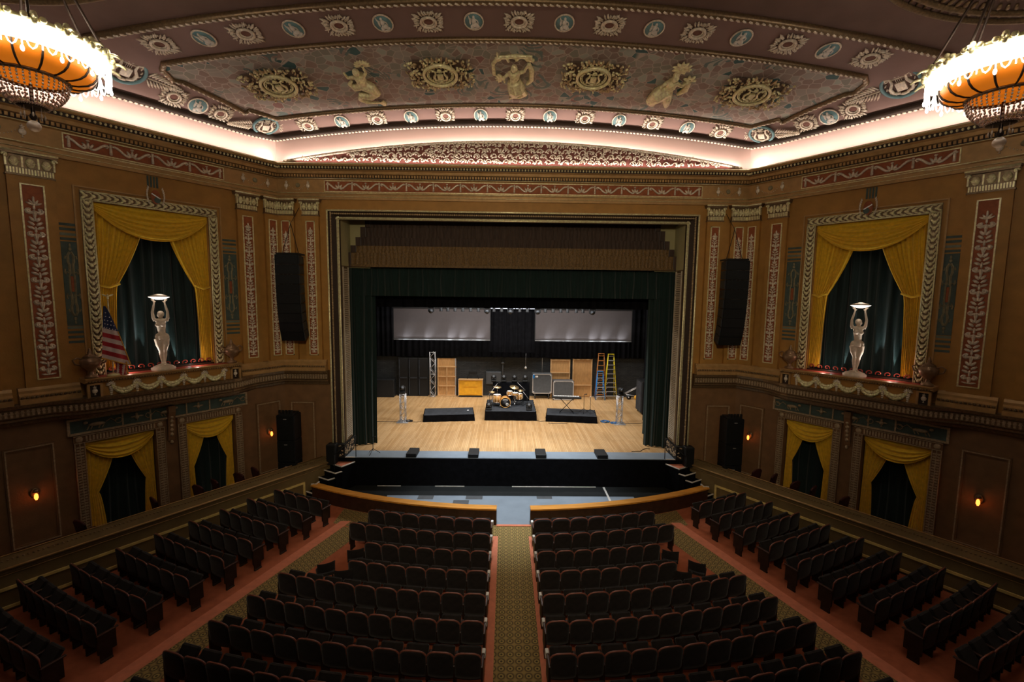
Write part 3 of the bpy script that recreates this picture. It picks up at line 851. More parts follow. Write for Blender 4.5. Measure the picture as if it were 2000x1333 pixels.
# ------------------------------------------------------------ stencilled teal panels
for sd in SIDES:
    f = SW(sd)
    for (a, c, lab) in ((1.60, 2.08, 'teal stencilled wall panel between the statue window and corner pilasters, '), (5.83, 6.19, 'teal stencilled wall panel between statue window and wide pilaster, ')):
        u = (a + c) / 2; w = c - a
        t = thing('wall_stencil', lab + SNS[sd], 'wall panel', f(u, 0, 5.1), 'teal stencilled panels')
        b = MB(f); b.box(a, c, 0, .012, 5.62, 7.98); b.build('panel', M_teal, t)
        b = MB(f)
        for z in (5.12, 5.26, 5.40, 5.53, 8.02, 8.15, 8.29, 8.42): b.box(a, c, 0, .014, z, z + .07, 0 if int(z * 100) % 2 else 1)
        b.build('stripes', [M_teal2, M_teal], t)
        b = MB(f)
        def fl(pts, o=.018, h=.03):
            b.tube([(u + p[0] * w, o, 6.8 + p[1]) for p in pts], h, 4)
        for sy in (-1, 1):
            for sx in (-1, 1):
                fl([(sx * .10, sy * .28), (sx * .10, sy * .55), (sx * .16, sy * .62), (sx * .16, sy * .80), (sx * .03, sy * .90)])
                fl([(sx * .14, sy * .30), (sx * .28, sy * .34), (sx * .34, sy * .26), (sx * .40, sy * .34), (sx * .36, sy * .42)], h=.02)
                fl([(sx * .18, sy * .74), (sx * .30, sy * .78), (sx * .34, sy * .70)], h=.02)
                fl([(sx * .15, 0), (sx * .15, sy * .24), (sx * .08, sy * .31)], h=.022)
            b.blob((u, .018, 6.8 + sy * .98), (w * .12, .01, .05), 6, 4); b.blob((u, .018, 6.8 + sy * 1.08), (w * .07, .01, .06), 6, 4)
        b.build('stencil', M_stencil, t)
        b = MB(f); b.bbox(u - w * .09, u + w * .09, 0, .022, 6.58, 7.02, .03); b.build('cartouche', M_red, t)
    # short pale band over the cameo, top centre of the window
    b = MB(f)
    for k in range(4): b.box(3.83 + k * .08, 3.88 + k * .08, 0, .012, 9.86, 10.2)
    tag(b.build('stencilled_stripes', M_teal, org=f(3.95, 0, 9.86)), 'short teal stripes above the window cameo, ' + SNS[sd], 'wall decoration')

# ------------------------------------------------------------ statue windows
def leafband(b, a0, a1, c, w, hor, m=1):
    n = int((a1 - a0) / .17); rnd = random.Random(3)
    for i in range(n):
        a = a0 + (i + .5) * (a1 - a0) / n
        for k, (da, dc, ang, L, wd) in enumerate(((0, 0, .25 * (-1) ** i, .15, .11), (.05, .62, .5, .15, .06), (.05, -.62, -.5, .15, .06), (-.05, .9, .1, .12, .04), (-.05, -.9, -.1, .12, .04))):
            ang += rnd.uniform(-.3, .3)
            u, z = (a + da, c + dc * w) if hor else (c + dc * w, a + da)
            an = ang if hor else pi / 2 - ang
            leaf3(b, u - cos(an) * L / 2, z - sin(an) * L / 2, an, L, wd * rnd.uniform(.8, 1.2), .08, m)
def leafrow(b, f0, f1, n, r, m=0):
    for i in range(n):
        q = (i + .5) / n
        p = [f0[k] + (f1[k] - f0[k]) * q for k in range(3)]
        b.blob(p, r, 6, 4, m)
        for s2 in (-1, 1):
            d = [(f1[k] - f0[k]) / n * .3 * s2 for k in range(3)]
            b.blob([p[k] + d[k] for k in range(3)], [x * .55 for x in r], 5, 3, m)
for sd in SIDES:
    f = SW(sd); t = thing('window_frame', 'wide gilt leaf frame round the statue window, ' + SNS[sd], 'frame', f(3.96, 0, 4.2), 'gilt window frames')
    a, c, z0, z1 = 2.20, 5.72, 4.12, 9.45; w = .27
    for (p, q, r, s_, nm) in ((a, c, z1 - w, z1, 'head'), (a, a + w, z0, z1 - w, 'jamb'), (c - w, c, z0, z1 - w, 'jamb')):
        b = MB(f); b.box(p, q, 0, .06, r, s_)
        hor = nm == 'head'
        if hor:
            leafband(b, p + .02, q - .02, (r + s_) / 2, .095, True)
            for z in (r + .015, s_ - .015): b.tube([(p, .07, z), (q, .07, z)], .022, 5, 1)
        else:
            u = (p + q) / 2; leafband(b, r, s_, u, .095, False)
            for uu in (p + .015, q - .015): b.tube([(uu, .07, r), (uu, .07, s_)], .022, 5, 1)
        b.build(nm, [M_bronze, M_gold], t)
    b = MB(f)
    for uu in (a - .12, c + .12): b.box(uu - .02, uu + .02, 0, .04, z0, z1 + .1)
    b.box(a - .14, c + .14, 0, .04, z1 + .08, z1 + .12); b.build('outer_fillet', M_arch, t)
    # cameo shield
    t = thing('shield_cameo', 'oval shield with white sash and laurel at top of window frame, ' + SNS[sd], 'cameo', f(3.95, .1, 9.3), 'shield cameos')
    cu, cz = 3.95, 9.56
    b = MB(f); b.blob((cu, .11, cz), (.13, .03, .22), 14, 10); b.build('shield', M_red, t)
    b = MB(f); b.blob((cu - .03, .118, cz - .07), (.10, .03, .12), 10, 6); b.build('shield_field', M_teal, t)
    b = MB(f); b.tube([(cu + .11, .145, cz + .09), (cu - .11, .145, cz - .04)], .018, 4); b.build('sash', M_white, t)
    b = MB(f)
    for sg in (-1, 1):
        for k in range(9):
            q = k / 8; leaf3(b, cu + sg * (.17 + .04 * sin(q * pi)), cz - .24 + q * .46, pi / 2 - sg * .25, .11, .05, .12)
    b.build('laurel', M_silver, t)

def fold_panel(f, top, mid, bot, zt, zm, zb, o, n=9, amp=.05, ph=0):
    """hanging drape: (u0,u1) at top, tied at mid, at bottom"""
    def fn(a, q):
        if q < .5:
            k = q * 2; k2 = k ** 1.5; e0 = top[0] + (mid[0] - top[0]) * k2; e1 = top[1] + (mid[1] - top[1]) * k2; z = zt + (zm - zt) * k
            am = amp * (1 - .35 * k)
        else:
            k = q * 2 - 1; k2 = k ** .6; e0 = mid[0] + (bot[0] - mid[0]) * k2; e1 = mid[1] + (bot[1] - mid[1]) * k2; z = zm + (zb - zm) * k
            am = amp * (.65 + .45 * k)
        u = e0 + (e1 - e0) * a
        return (u, o + am * sin(a * n * 2 * pi + ph) + am * .4 * sin(a * n * 4.3 * pi + 1 + z * 1.1), z)
    b = MB(f); b.grid(fn, n * 10, 26); return b
def swag(f, u0, u1, zt, z0, z1, sag, o, folds=6):
    """draped valance: straight top edge, catenary folds; z0,z1 = end heights"""
    def fn(a, q):
        ends = z0 + (z1 - z0) * a
        bot = ends - sag * (1 - abs(2 * a - 1) ** 2.2)
        z = zt + (bot - zt) * q
        ww = sin(pi * a) ** .5
        return (u0 + (u1 - u0) * a, o + .05 + ww * (.08 * q + .045 * sin((q ** 1.4) * folds * 2 * pi)) , z)
    b = MB(f); b.grid(fn, 36, folds * 10); return b
def curtain(f, u0, u1, z0, z1, o, pitch=.22, amp=.05, nz=6, jit=.4):
    n = max(8, int((u1 - u0) / pitch * 7))
    rnd = random.Random(int((u0 * 13 + z0 * 7) * 100)); ph = [rnd.uniform(0, 6) for _ in range(4)]
    def fn(a, q):
        u = u0 + (u1 - u0) * a; x = u / pitch
        h = sin(x * 2 * pi + jit * 3 * sin(x * .7 + ph[0])) + .5 * sin(x * 3.1 + ph[1]) + .3 * sin(x * 9.7 + ph[2])
        return (u + .02 * sin(q * 5 + x), o + amp * h * (.75 + .35 * (1 - q)), z0 + (z1 - z0) * q)
    b = MB(f); b.grid(fn, n, nz); return b
for sd in SIDES:
    f = SW(sd)
    t = thing('window_drape', 'mustard yellow swagged drape in the statue window, ' + SNS[sd], 'drape', f(3.96, 0, 4.2), 'mustard drapes')
    fold_panel(f, (4.15, 5.46), (4.98, 5.46), (5.10, 5.46), 9.15, 6.76, 4.24, -.16, 9).build('side_panel', M_yel, t)
    fold_panel(f, (2.46, 3.75), (2.46, 2.92), (2.46, 2.84), 9.15, 6.76, 4.24, -.16, 9).build('side_panel', M_yel, t)
    swag(f, 2.47, 5.45, 9.17, 8.98, 8.98, .78, -.10).build('swag', M_yel, t)
    b = MB(f); b.tube([(4.94, -.06, 6.84), (5.2, -.04, 6.72), (5.47, -.06, 6.80)], .035, 6); b.build('tieback', M_yel, t)
    b = MB(f); b.tube([(2.96, -.06, 6.84), (2.7, -.04, 6.72), (2.45, -.06, 6.80)], .035, 6); b.build('tieback', M_yel, t)
    tag(curtain(f, 2.48, 5.44, 4.12, 9.17, -.75, .30, .07).build('curtain', M_green, org=f(3.96, -.75, 4.12)), 'bottle green curtain behind the statue, ' + SNS[sd], 'curtain', 'green alcove curtains')
    # sill box with garlands
    t = thing('balcony_box', 'projecting plaster sill box with silver fruit garlands under statue, ' + SNS[sd], 'balcony', f(3.95, 0, 3.5), 'garlanded sill boxes')
    b = MB(f); b.box(1.98, 5.92, 0, .50, 3.52, 3.98); b.build('front', M_wall, t)
    b = MB(f); b.prof(1.86, 6.04, [(-.3, 3.98), (.52, 3.98), (.58, 4.02), (.58, 4.07), (.62, 4.09), (.62, 4.12), (-.3, 4.12)])
    n = 60
    for i in range(n): b.blob((1.9 + 4.1 * (i + .5) / n, .58, 4.03), (.025, .02, .025), 4, 3, 1)
    b.build('top_slab', [M_arch, M_bronze], t)
    b = MB(f)
    for u in (2.06, 5.84):
        for e in (-.14, .14): b.box(u + e - .03, u + e + .03, .48, .58, 3.52, 3.98)
        b.box(u - .17, u + .17, .48, .58, 3.52, 3.57); b.box(u - .17, u + .17, .48, .58, 3.93, 3.98)
    b.build('end_pier', M_arch, t)
    b = MB(f)
    for u in (2.06, 5.84): b.box(u - .11, u + .11, .49, .51, 3.57, 3.93)
    b.build('pier_niche', M_darkbr, t)
    b = MB(f)
    for u in (2.06, 5.84): urnrel(b, u, 3.75, .28, .53)
    b.build('urn_relief', M_silver, t)
    us = [2.42 + i * .612 for i in range(6)]; random.seed(9)
    for i in range(5):
        b = MB(f)
        for k in range(15):
            q = (k + .5) / 15; u = us[i] + (us[i+1] - us[i]) * q; z = 3.90 - .23 * (1 - (2 * q - 1) ** 2); r = .034 + .030 * sin(pi * q)
            for j in range(2): b.blob((u + random.uniform(-.015, .015), .53 + r * .3, z + (j - .5) * r * 1.2), r, 5, 4)
        b.build('garland', M_gold, t)
    for i in range(6):
        b = MB(f)
        for k in range(7): leaf3(b, us[i], 3.88, pi / 2 + (k - 3) * .5, .13, .045, .55)
        for k in range(5):
            for s2 in (-1, 1): b.blob((us[i] + s2 * .022 * (1 - k * .15), .53, 3.82 - k * .055), .040 - k * .004, 5, 4)
        b.build('pendant', M_silver, t)
    # red-lit scrolled cresting
    t = thing('sill_cresting', 'low dark red scrolled cresting across the statue window sill, ' + SNS[sd], 'cresting', f(3.95, -.1, 4.12), 'scrolled sill crestings')
    b = MB(f); b.box(2.5, 5.42, -.12, -.04, 4.12, 4.17); b.build('rail', M_dwood, t)
    b = MB(f)
    for i in range(12):
        u = 2.62 + i * .243; sg = 1 if i < 6 else -1
        b.tube([(u + sg * (.095 * (1 - q * .09) * cos(a)), -.08, 4.26 + .085 * (1 - q * .09) * sin(a)) for q in range(9) for a in (-.6 + q * .75,)], .018, 5)
    b.build('scrolls', M_red2, t)
    b = MB(f); b.box(2.2, 5.7, .05, .40, 4.12, 4.125)  # thin flat red strip along the sill top
    tag(b.build('sill_strip', M_red2, org=f(3.95, .2, 4.12)), 'narrow red strip lying along the statue sill, ' + SNS[sd], 'cloth strip', 'red sill strips')

# ------------------------------------------------------------ statues
st = thing('statue', '', 'statue', group='ivory statues lifting lamp bowls')
b = MB()
def T(p, r, n=10): b.tube(p, r, n)
b.blob((0, -.01, 1.61), (.082, .10, .115), 12, 8); b.blob((0, .05, 1.64), (.095, .09, .10), 10, 8)          # head, hair
b.blob((0, -.105, 1.60), (.016, .022, .03), 6, 4); b.blob((0, -.09, 1.555), (.03, .02, .014), 6, 4); b.blob((0, -.085, 1.52), (.03, .025, .02), 6, 4)
for s2 in (-1, 1): b.blob((s2 * .083, .0, 1.60), (.014, .025, .032), 5, 4); b.blob((s2 * .032, -.092, 1.625), (.018, .012, .009), 5, 4)
T([(0, .02, 1.54), (0, .02, 1.44)], [.052, .062])
T([(-.13, .02, 1.43), (0, .01, 1.42), (.13, .02, 1.43)], [.065, .085, .065])
T([(0, .01, 1.44), (0, 0, 1.30), (.005, 0, 1.16), (.01, 0, 1.05), (.01, 0, .95), (.005, .01, .86)], [.11, .13, .108, .098, .135, .145])
for s2 in (-1, 1):
    b.blob((s2 * .075, -.10, 1.30), (.06, .055, .062), 9, 7)
    b.blob((s2 * .095 + .01, .015, .90), (.095, .11, .13), 10, 8)
    T([(s2 * .095, .0, .86), (s2 * .085 + .01, -.02, .66), (s2 * .055 + .015, -.03, .48), (s2 * .055 + .01, .0, .34), (s2 * .035 + .01, .01, .12), (s2 * .035 + .01, 0, .05)], [.112, .092, .056, .052, .030, .034])
    b.blob((s2 * .045 + .01, -.06, .03), (.04, .11, .035), 8, 6)
    T([(s2 * .145, .02, 1.42), (s2 * .185, .01, 1.52), (s2 * .195, -.01, 1.70), (s2 * .165, -.02, 1.84), (s2 * .135, -.02, 1.985)], [.055, .048, .037, .034, .024])
    b.blob((s2 * .135, -.02, 2.02), (.034, .02, .04), 8, 6)
    for k in range(4): T([(s2 * (.115 + k * .016), -.02, 2.04), (s2 * (.13 + k * .024), -.022, 2.085 - abs(k - 1.5) * .004), (s2 * (.15 + k * .024), -.022, 2.108)], [.0095, .0085, .007], 5)
    T([(s2 * .105, -.02, 2.01), (s2 * .085, -.03, 2.045), (s2 * .09, -.035, 2.075)], [.011, .009, .007], 5)
T([(.01, .01, .0), (.01, .02, .10)], [.09, .05])
body = remesh(b, 'figure', M_statue, .012, st, 3)
b = MB(); b.lathe((0, 0, 0), [(.31, -.15), (.32, -.13), (.32, -.07), (.27, -.05), (.27, -.03), (.20, .0), (.13, .03), (.09, .05)], 24); b.build('plinth', M_statue, st)
b = MB(); b.lathe((0, -.02, 2.09), [(.06, 0), (.16, .025), (.26, .075), (.275, .09), (.25, .09), (.12, .045)], 24); b.build('lamp_bowl', M_bowl, st)
b = MB(); b.lathe((0, -.02, 2.19), [(.27, -.005), (.20, .035), (.10, .065), (.03, .08)], 20); b.build('bowl_lid', M_statue, st)
PS = Placer(st)
for sd in SIDES:
    p = SW(sd)(4.08 if sd < 0 else 4.02, .26, 4.27)
    PS.put(TR(*p, -sd * radians(25)), 'ivory statue of a woman raising a lit bowl overhead, ' + SNS[sd])
PS.flush()
M_urn = mat('brown_bronze', (.26, .16, .09), .35, metal=.4, var=.2, scale=10)
urn = thing('urn', '', 'urn', group='bronze urns on the sill ends')
b = MB(); b.lathe((0, 0, 0), [(.15, 0), (.15, .05), (.06, .10), (.05, .18), (.08, .22), (.20, .34), (.24, .46), (.22, .54), (.15, .58), (.17, .60)], 18); b.build('bowl', M_urn, urn)
b = MB(); b.lathe((0, 0, 0), [(.17, .60), (.10, .66), (.05, .70), (.06, .74), (.03, .78), (.035, .82), (.01, .86)], 14); b.build('lid', M_urn, urn)
for s2 in (-1, 1):
    b = MB(); b.tube([(s2 * .20, 0, .38), (s2 * .33, 0, .42), (s2 * .37, 0, .54), (s2 * .28, 0, .60), (s2 * .18, 0, .55)], .022, 6); b.build('handle', M_urn, urn)
PU = Placer(urn)
for sd in SIDES:
    for s_, lab in ((5.84, 'lidded bronze urn on sill end beside the wide pilaster, '), (2.06, 'lidded bronze urn on sill end nearest the stage, ')):
        x, y, z = SW(sd)(s_, .32, 4.12); PU.put(TR(x, y, z, -sd * (pi / 2 - TH) ), lab + SNS[sd])
PU.flush()

# flag on its staff
f = SW(-1)
fg = thing('flag', 'American flag with gold fringe hanging from a staff beside the statue', 'flag', f(5.35, .35, 4.12))
b = MB(f); b.tube([(5.36, .36, 4.12), (5.36, .36, 6.35)], .018, 6); b.lathe((5.36, .36, 4.12), [(.16, 0), (.16, .04), (.03, .08)], 14); b.build('staff', M_gold, fg)
b = MB(f); b.blob((5.36, .36, 6.42), (.03, .03, .06), 6, 5); leaf3(b, 5.36, 6.45, .5, .16, .05, .36); leaf3(b, 5.36, 6.45, pi - .5, .16, .05, .36); b.blob((5.36, .36, 6.50), (.022, .022, .03), 6, 4); b.build('eagle_finial', M_gold, fg)
def flagfn(a, q):
    w = .05 + .62 * q ** .85
    u = 5.40 + .12 * q + .10 * q - w * a + (.10 * (1 - q))
    z = 6.18 - 1.50 * q - .30 * a * q
    return (u, .42 + .05 * sin(a * 9 + q * 3) * q + .03, z)
def fm(a, q):
    if q < .42 : return 2
    return 0 if int((q - .42) / .58 * 7) % 2 == 0 else 1
b = MB(f); b.grid(flagfn, 24, 60, fm)
def tail(a, q): 
    z = 4.68 - .62 * q - .18 * a * (1 - q); u = 5.36 - .10 * q - (.30 - .05 * q) * a
    return (u, .38 + .05 * sin(a * 8 + q * 5), z)
b.grid(tail, 16, 20, lambda a, q: 0 if int(a * 5 + q * 2.5) % 2 == 0 else 1)
b.build('cloth', [M_fwhite, M_fred, M_navy], fg)
b = MB(f)
rnd = random.Random(2)
for j in range(5):
    for i in range(1 + j):
        q = .12 + j * .07; a = (i + .5 + (j % 2) * .2) / (1.4 + j); p = flagfn(min(a, .95), q)
        b.add([(p[0] + (.020 if k % 2 == 0 else .009) * sin(k * pi / 5), p[1] + .012, p[2] + (.020 if k % 2 == 0 else .009) * cos(k * pi / 5)) for k in range(10)], [tuple(range(10))])
b.build('stars', M_white, fg)
b = MB(f); b.tube([flagfn(a / 12, 1.0) for a in range(13)], .022, 5); b.tube([flagfn(1, q / 12) for q in range(5, 13)], .015, 5); b.tube([tail(1, q / 8) for q in range(9)] + [tail(a / 6, 1) for a in range(6, -1, -1)], .022, 5); b.build('fringe', M_fringe, fg)

M_silver2 = mat('tarnished_relief', (.42, .31, .19), .45, metal=.25, var=.3, scale=18)
M_parap = mat('olive_parapet_plaster', (.17, .115, .045), .6, var=.12, scale=3)
M_mould = mat('straw_moulding', (.70, .52, .18), .5, var=.15)
# ------------------------------------------------------------ ledge under the upper order
def bump(s):
    def sm(x): x = max(0, min(1, x)); return x * x * (3 - 2 * x)
    return .42 * sm((s - 1.1) / 1.1) * sm((6.9 - s) / 1.1)
def ledge(f, u0, u1, bf, name):
    b = MB(f); n = max(1, int((u1 - u0) / .25)) if bf else 1
    prof = [(0, 3.02), (.10, 3.02), (.12, 3.10), (.20, 3.14), (.20, 3.20), (.24, 3.24), (.24, 3.46), (.30, 3.49), (.32, 3.58), (0, 3.58)]
    us = [u0 + (u1 - u0) * i / n for i in range(n + 1)]
    vs = [(u, p[0] + (bf(u) if bf and p[0] > 0 else 0), p[1]) for u in us for p in prof]; k = len(prof)
    fs = [(i*k+j, i*k+(j+1) % k, (i+1)*k+(j+1) % k, (i+1)*k+j) for i in range(n) for j in range(k)] + [tuple(range(k)), tuple(range(n*k, n*k+k))]
    b.add(vs, fs)
    m = int((u1 - u0) / .10)
    for i in range(m):
        u = u0 + (i + .5) * (u1 - u0) / m; o = .24 + (bf(u) if bf else 0)
        b.box(u - .026, u + .026, o - .01, o + .018, 3.27, 3.43, 1)
        b.box(u - .04, u + .04, o - .01, o + .018, 3.36, 3.385, 1)
    return struct(b.build(name, [M_bronze, M_silver2]))
ledge(lambda u, o, z: FR(-u, o, z), 7.30, XC, None, 'trim_6'); ledge(FR, 7.30, XC, None, 'trim_6')
for sd in SIDES: ledge(SW(sd), -.1, 13, bump, 'trim_7')

# ------------------------------------------------------------ lower wall: relief frieze, box doorways, panels, sconces
def frame_rect(b, u0, u1, z0, z1, w, o, m=0, o0=0):
    for a, c, d, e in ((u0, u1, z1 - w, z1), (u0, u1, z0, z0 + w), (u0, u0 + w, z0 + w, z1 - w), (u1 - w, u1, z0 + w, z1 - w)): b.box(a, c, o0, o, d, e, m)
for sd in SIDES:
    f = SW(sd)
    t = thing('relief_frieze', 'dark teal frieze with pale animal reliefs above the box doorways, ' + SNS[sd], 'frieze', f(3.95, 0, 2.5), 'teal relief friezes')
    b = MB(f); b.box(1.55, 6.35, 0, .05, 2.52, 2.88); b.build('panel', M_teal, t)
    b = MB(f); frame_rect(b, 1.5, 6.4, 2.46, 2.94, .06, .10)
    for u in (2.75, 3.45, 4.45, 5.15): b.box(u - .02, u + .02, .05, .08, 2.52, 2.88)
    b.build('border', M_silver2, t)
    b = MB(f)
    for u, w in ((3.10, 0), (4.80, 0)): urnrel(b, u, 2.70, .26, .08); b.blob((u, .07, 2.72), (.18, .02, .03), 8, 4)
    for u0, dr in ((2.15, 1), (4.0, -1), (5.75, 1)):
        b.blob((u0, .08, 2.70), (.20, .03, .06), 8, 5); b.blob((u0 + dr * .25, .08, 2.78), (.06, .025, .045), 7, 4)
        for du in (-.16, -.08, .1, .18): b.tube([(u0 + du, .08, 2.67), (u0 + du + dr * .05, .08, 2.57)], .016, 4)
        b.tube([(u0 - dr * .2, .08, 2.72), (u0 - dr * .32, .08, 2.80), (u0 - dr * .42, .08, 2.70), (u0 - dr * .52, .08, 2.76)], .014, 4)
        ring = [(u0 - dr * .5 + .08 * cos(a), .08, 2.70 + .08 * sin(a)) for a in [i * pi / 6 for i in range(12)]]; b.tube(ring, .012, 4, closed=True)
    b.build('animal_relief', M_silver2, t)
    for k, (a, c) in enumerate(OPN):
        nm = ('doorway nearest the stage, ', 'doorway farther from the stage, ')[k]
        t = thing('doorway_surround', 'ribbed plaster surround of box ' + nm + SNS[sd], 'door surround', f((a + c) / 2, 0, -.75), 'ribbed box doorway surrounds')
        for p, q in ((a - .24, a), (c, c + .24)):
            b = MB(f); b.box(p, q, 0, .10, -.75, 2.2)
            n = 34
            for i in range(n):
                z = -.70 + i * 2.85 / n
                b.box(p + .04, q - .04, .10, .13, z, z + .045, 1)
            for uu in (p + .015, q - .015, (p + q) / 2): b.tube([(uu, .125, -.75), (uu, .125, 2.2)], .014, 4, 1)
            b.build('jamb', [M_wall2, M_silver2], t)
        b = MB(f); b.box(a - .24, c + .24, 0, .10, 2.2, 2.44)
        n = int((c - a) / .075)
        for i in range(n): u = a + (i + .5) * (c - a) / n; b.box(u - .02, u + .02, .10, .13, 2.25, 2.40, 1)
        for z in (2.215, 2.43): b.tube([(a - .24, .125, z), (c + .24, .125, z)], .014, 4, 1)
        for uu in (a - .12, c + .12): b.blob((uu, .11, 2.32), (.09, .03, .09), 8, 5, 1)
        b.build('lintel', [M_wall2, M_silver2], t)
        t = thing('doorway_drape', 'mustard swagged drape in box ' + nm + SNS[sd], 'drape', f((a + c) / 2, -.1, -.5), 'mustard doorway drapes')
        w = c - a
        far = (k == 1)
        fold_panel(f, (c - .46 * w, c - .02), (c - .16 * w, c - .03), (c - (.24 if far else .18) * w, c - .01), 2.18, .55, -.62, -.14, 6, .035).build('side_panel', M_yel, t)
        fold_panel(f, (a + .02, a + .44 * w), (a + .03, a + .16 * w), (a + .02, a + .20 * w), 2.18, .62, -.55, -.14, 6, .035).build('side_panel', M_yel, t)
        swag(f, a + .01, c - .01, 2.19, 2.02, 2.02, .50, -.09, 4).build('swag', M_yel, t)
        tag(curtain(f, a, c, -.75, 2.2, -.6, .26, .05).build('curtain', M_green, org=f((a + c) / 2, -.6, -.75)), 'dark green curtain inside box ' + nm + SNS[sd], 'curtain', 'green doorway curtains')
    t = thing('wall_bracket', 'scrolled plaster bracket between the two box doorways, ' + SNS[sd], 'bracket', f(3.92, 0, 1.9), 'scrolled brackets')
    b = MB(f); b.prof(3.83, 4.02, [(0, 2.9), (.26, 2.9), (.28, 2.7), (.16, 2.4), (.12, 1.9), (.05, 1.7), (0, 1.7)]); b.build('bracket_body', M_wall2, t)
    b = MB(f); leafrow(b, (3.925, .2, 2.6), (3.925, .1, 1.85), 5, (.06, .05, .06)); b.blob((3.925, .08, 1.66), (.05, .05, .07), 6, 4); b.build('leaf_relief', M_silver2, t)
    for (a, c, lab) in ((.22, 1.16, 'narrow moulded wall panel behind the sconce near corner, '), (6.66, 7.66, 'moulded wall panel behind the far sconce, ')):
        t = thing('wall_panel', lab + SNS[sd], 'wall panel', f((a + c) / 2, 0, -.4), 'moulded wall panels')
        b = MB(f); b.box(a + .1, c - .1, 0, .015, -.3, 2.3); b.build('panel', M_wall2, t)
        b = MB(f); frame_rect(b, a, c, -.4, 2.4, .10, .05); frame_rect(b, a + .03, c - .03, -.37, 2.37, .03, .075, 1); b.build('moulding', [M_wall2, M_silver2], t)
    g = lambda u, o, z, sd=sd: FR(sd * u, o, z)
    t = thing('wall_panel', 'moulded wall panel behind the stacked loudspeakers, ' + SNS[sd], 'wall panel', g(8.4, 0, -.4), 'moulded wall panels')
    b = MB(g); b.box(8.0, 8.8, 0, .015, -.3, 2.2); b.build('panel', M_wall2, t)
    b = MB(g); frame_rect(b, 7.92, 8.88, -.4, 2.3, .10, .05); frame_rect(b, 7.95, 8.85, -.37, 2.27, .03, .075, 1); b.build('moulding', [M_wall2, M_silver2], t)
    # box level floor and parapet
    b = MB(f); b.box(-.6, 13, 0, 1.2, -.85, -.75); struct(b.build('box_floor', M_redcar))
    t = MB(f)
    t.prof(-1.12, 13, [(1.15, -1.2), (1.15, -.04), (1.18, .0), (1.30, .02), (1.62, -.03), (1.72, -.06), (1.74, -.13), (1.68, -.17), (1.68, -.23), (1.65, -.25), (1.65, -1.2)])
    t.tube([(-1.12, 1.16, .015), (13, 1.16, .015)], .016, 5, 1); t.tube([(-1.12, 1.725, -.095), (13, 1.725, -.095)], .03, 6, 1); t.tube([(-1.12, 1.66, -.27), (13, 1.66, -.27)], .014, 5, 1)
    n = 150
    for i in range(n): u = -1.0 + 13.5 * i / n; t.blob((u, 1.45, .0), (.03, .05, .015), 5, 3, 2)
    frame_rect(t, .28, 9.6, -1.12, -.58, .07, 1.69, 3, 1.64)
    struct(t.build('parapet_' + ('left' if sd < 0 else 'right'), [M_parap, M_arch, M_bronze, M_mould], None), 'ochre box parapet with gilt capping')
M_caseg = mat('grey_laminate', (.075, .08, .085), .5, var=.12)
# ------------------------------------------------------------ proscenium frame
pf = thing('proscenium_frame', 'gilt rope-edged frame round the stage opening', 'frame', (0, 0, 0))
for nm, sg in (('jamb', -1), ('jamb', 1)):
    g = lambda u, o, z, sg=sg: FR(sg * u, o, z)
    b = MB(g)
    # stepped section, outer fillet then rope then dark hollow then inner fillet
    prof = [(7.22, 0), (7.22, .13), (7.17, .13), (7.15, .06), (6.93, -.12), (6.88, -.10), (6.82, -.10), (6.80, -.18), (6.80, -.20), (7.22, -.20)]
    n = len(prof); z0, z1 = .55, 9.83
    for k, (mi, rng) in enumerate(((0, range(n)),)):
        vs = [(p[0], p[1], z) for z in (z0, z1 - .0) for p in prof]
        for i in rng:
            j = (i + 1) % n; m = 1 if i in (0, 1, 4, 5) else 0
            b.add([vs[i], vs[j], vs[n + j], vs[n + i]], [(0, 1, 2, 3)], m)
    b.tube([(7.195, .13, z0), (7.195, .13, z1)], .035, 6, 1); b.tube([(6.85, -.10, z0), (6.85, -.10, 9.53)], .035, 6, 1)
    k = 150
    for i in range(k):
        z = z0 + .03 + (z1 - z0) * i / k; b.blob((7.09, .06, z), (.04, .04, .036), 5, 3, 2, Matrix.Rotation(.7, 3, 'Y'))
    b.build('jamb', [M_darkbr, M_gold, M_gold2], pf)
b = MB(FR)
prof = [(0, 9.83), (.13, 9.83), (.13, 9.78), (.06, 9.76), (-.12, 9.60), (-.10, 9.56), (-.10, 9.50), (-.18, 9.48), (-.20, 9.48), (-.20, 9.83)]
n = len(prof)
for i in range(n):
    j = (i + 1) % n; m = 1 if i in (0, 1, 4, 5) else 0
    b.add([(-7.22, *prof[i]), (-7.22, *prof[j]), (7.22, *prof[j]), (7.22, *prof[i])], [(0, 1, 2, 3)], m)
b.tube([(-7.22, .13, 9.81), (7.22, .13, 9.81)], .035, 6, 1); b.tube([(-6.85, -.10, 9.53), (6.85, -.10, 9.53)], .035, 6, 1)
for i in range(200): b.blob((-7.1 + 14.2 * (i + .5) / 200, .06, 9.70), (.040, .04, .036), 5, 3, 2, Matrix.Rotation(.7, 3, 'Y'))
b.build('head', [M_darkbr, M_gold, M_gold2], pf)
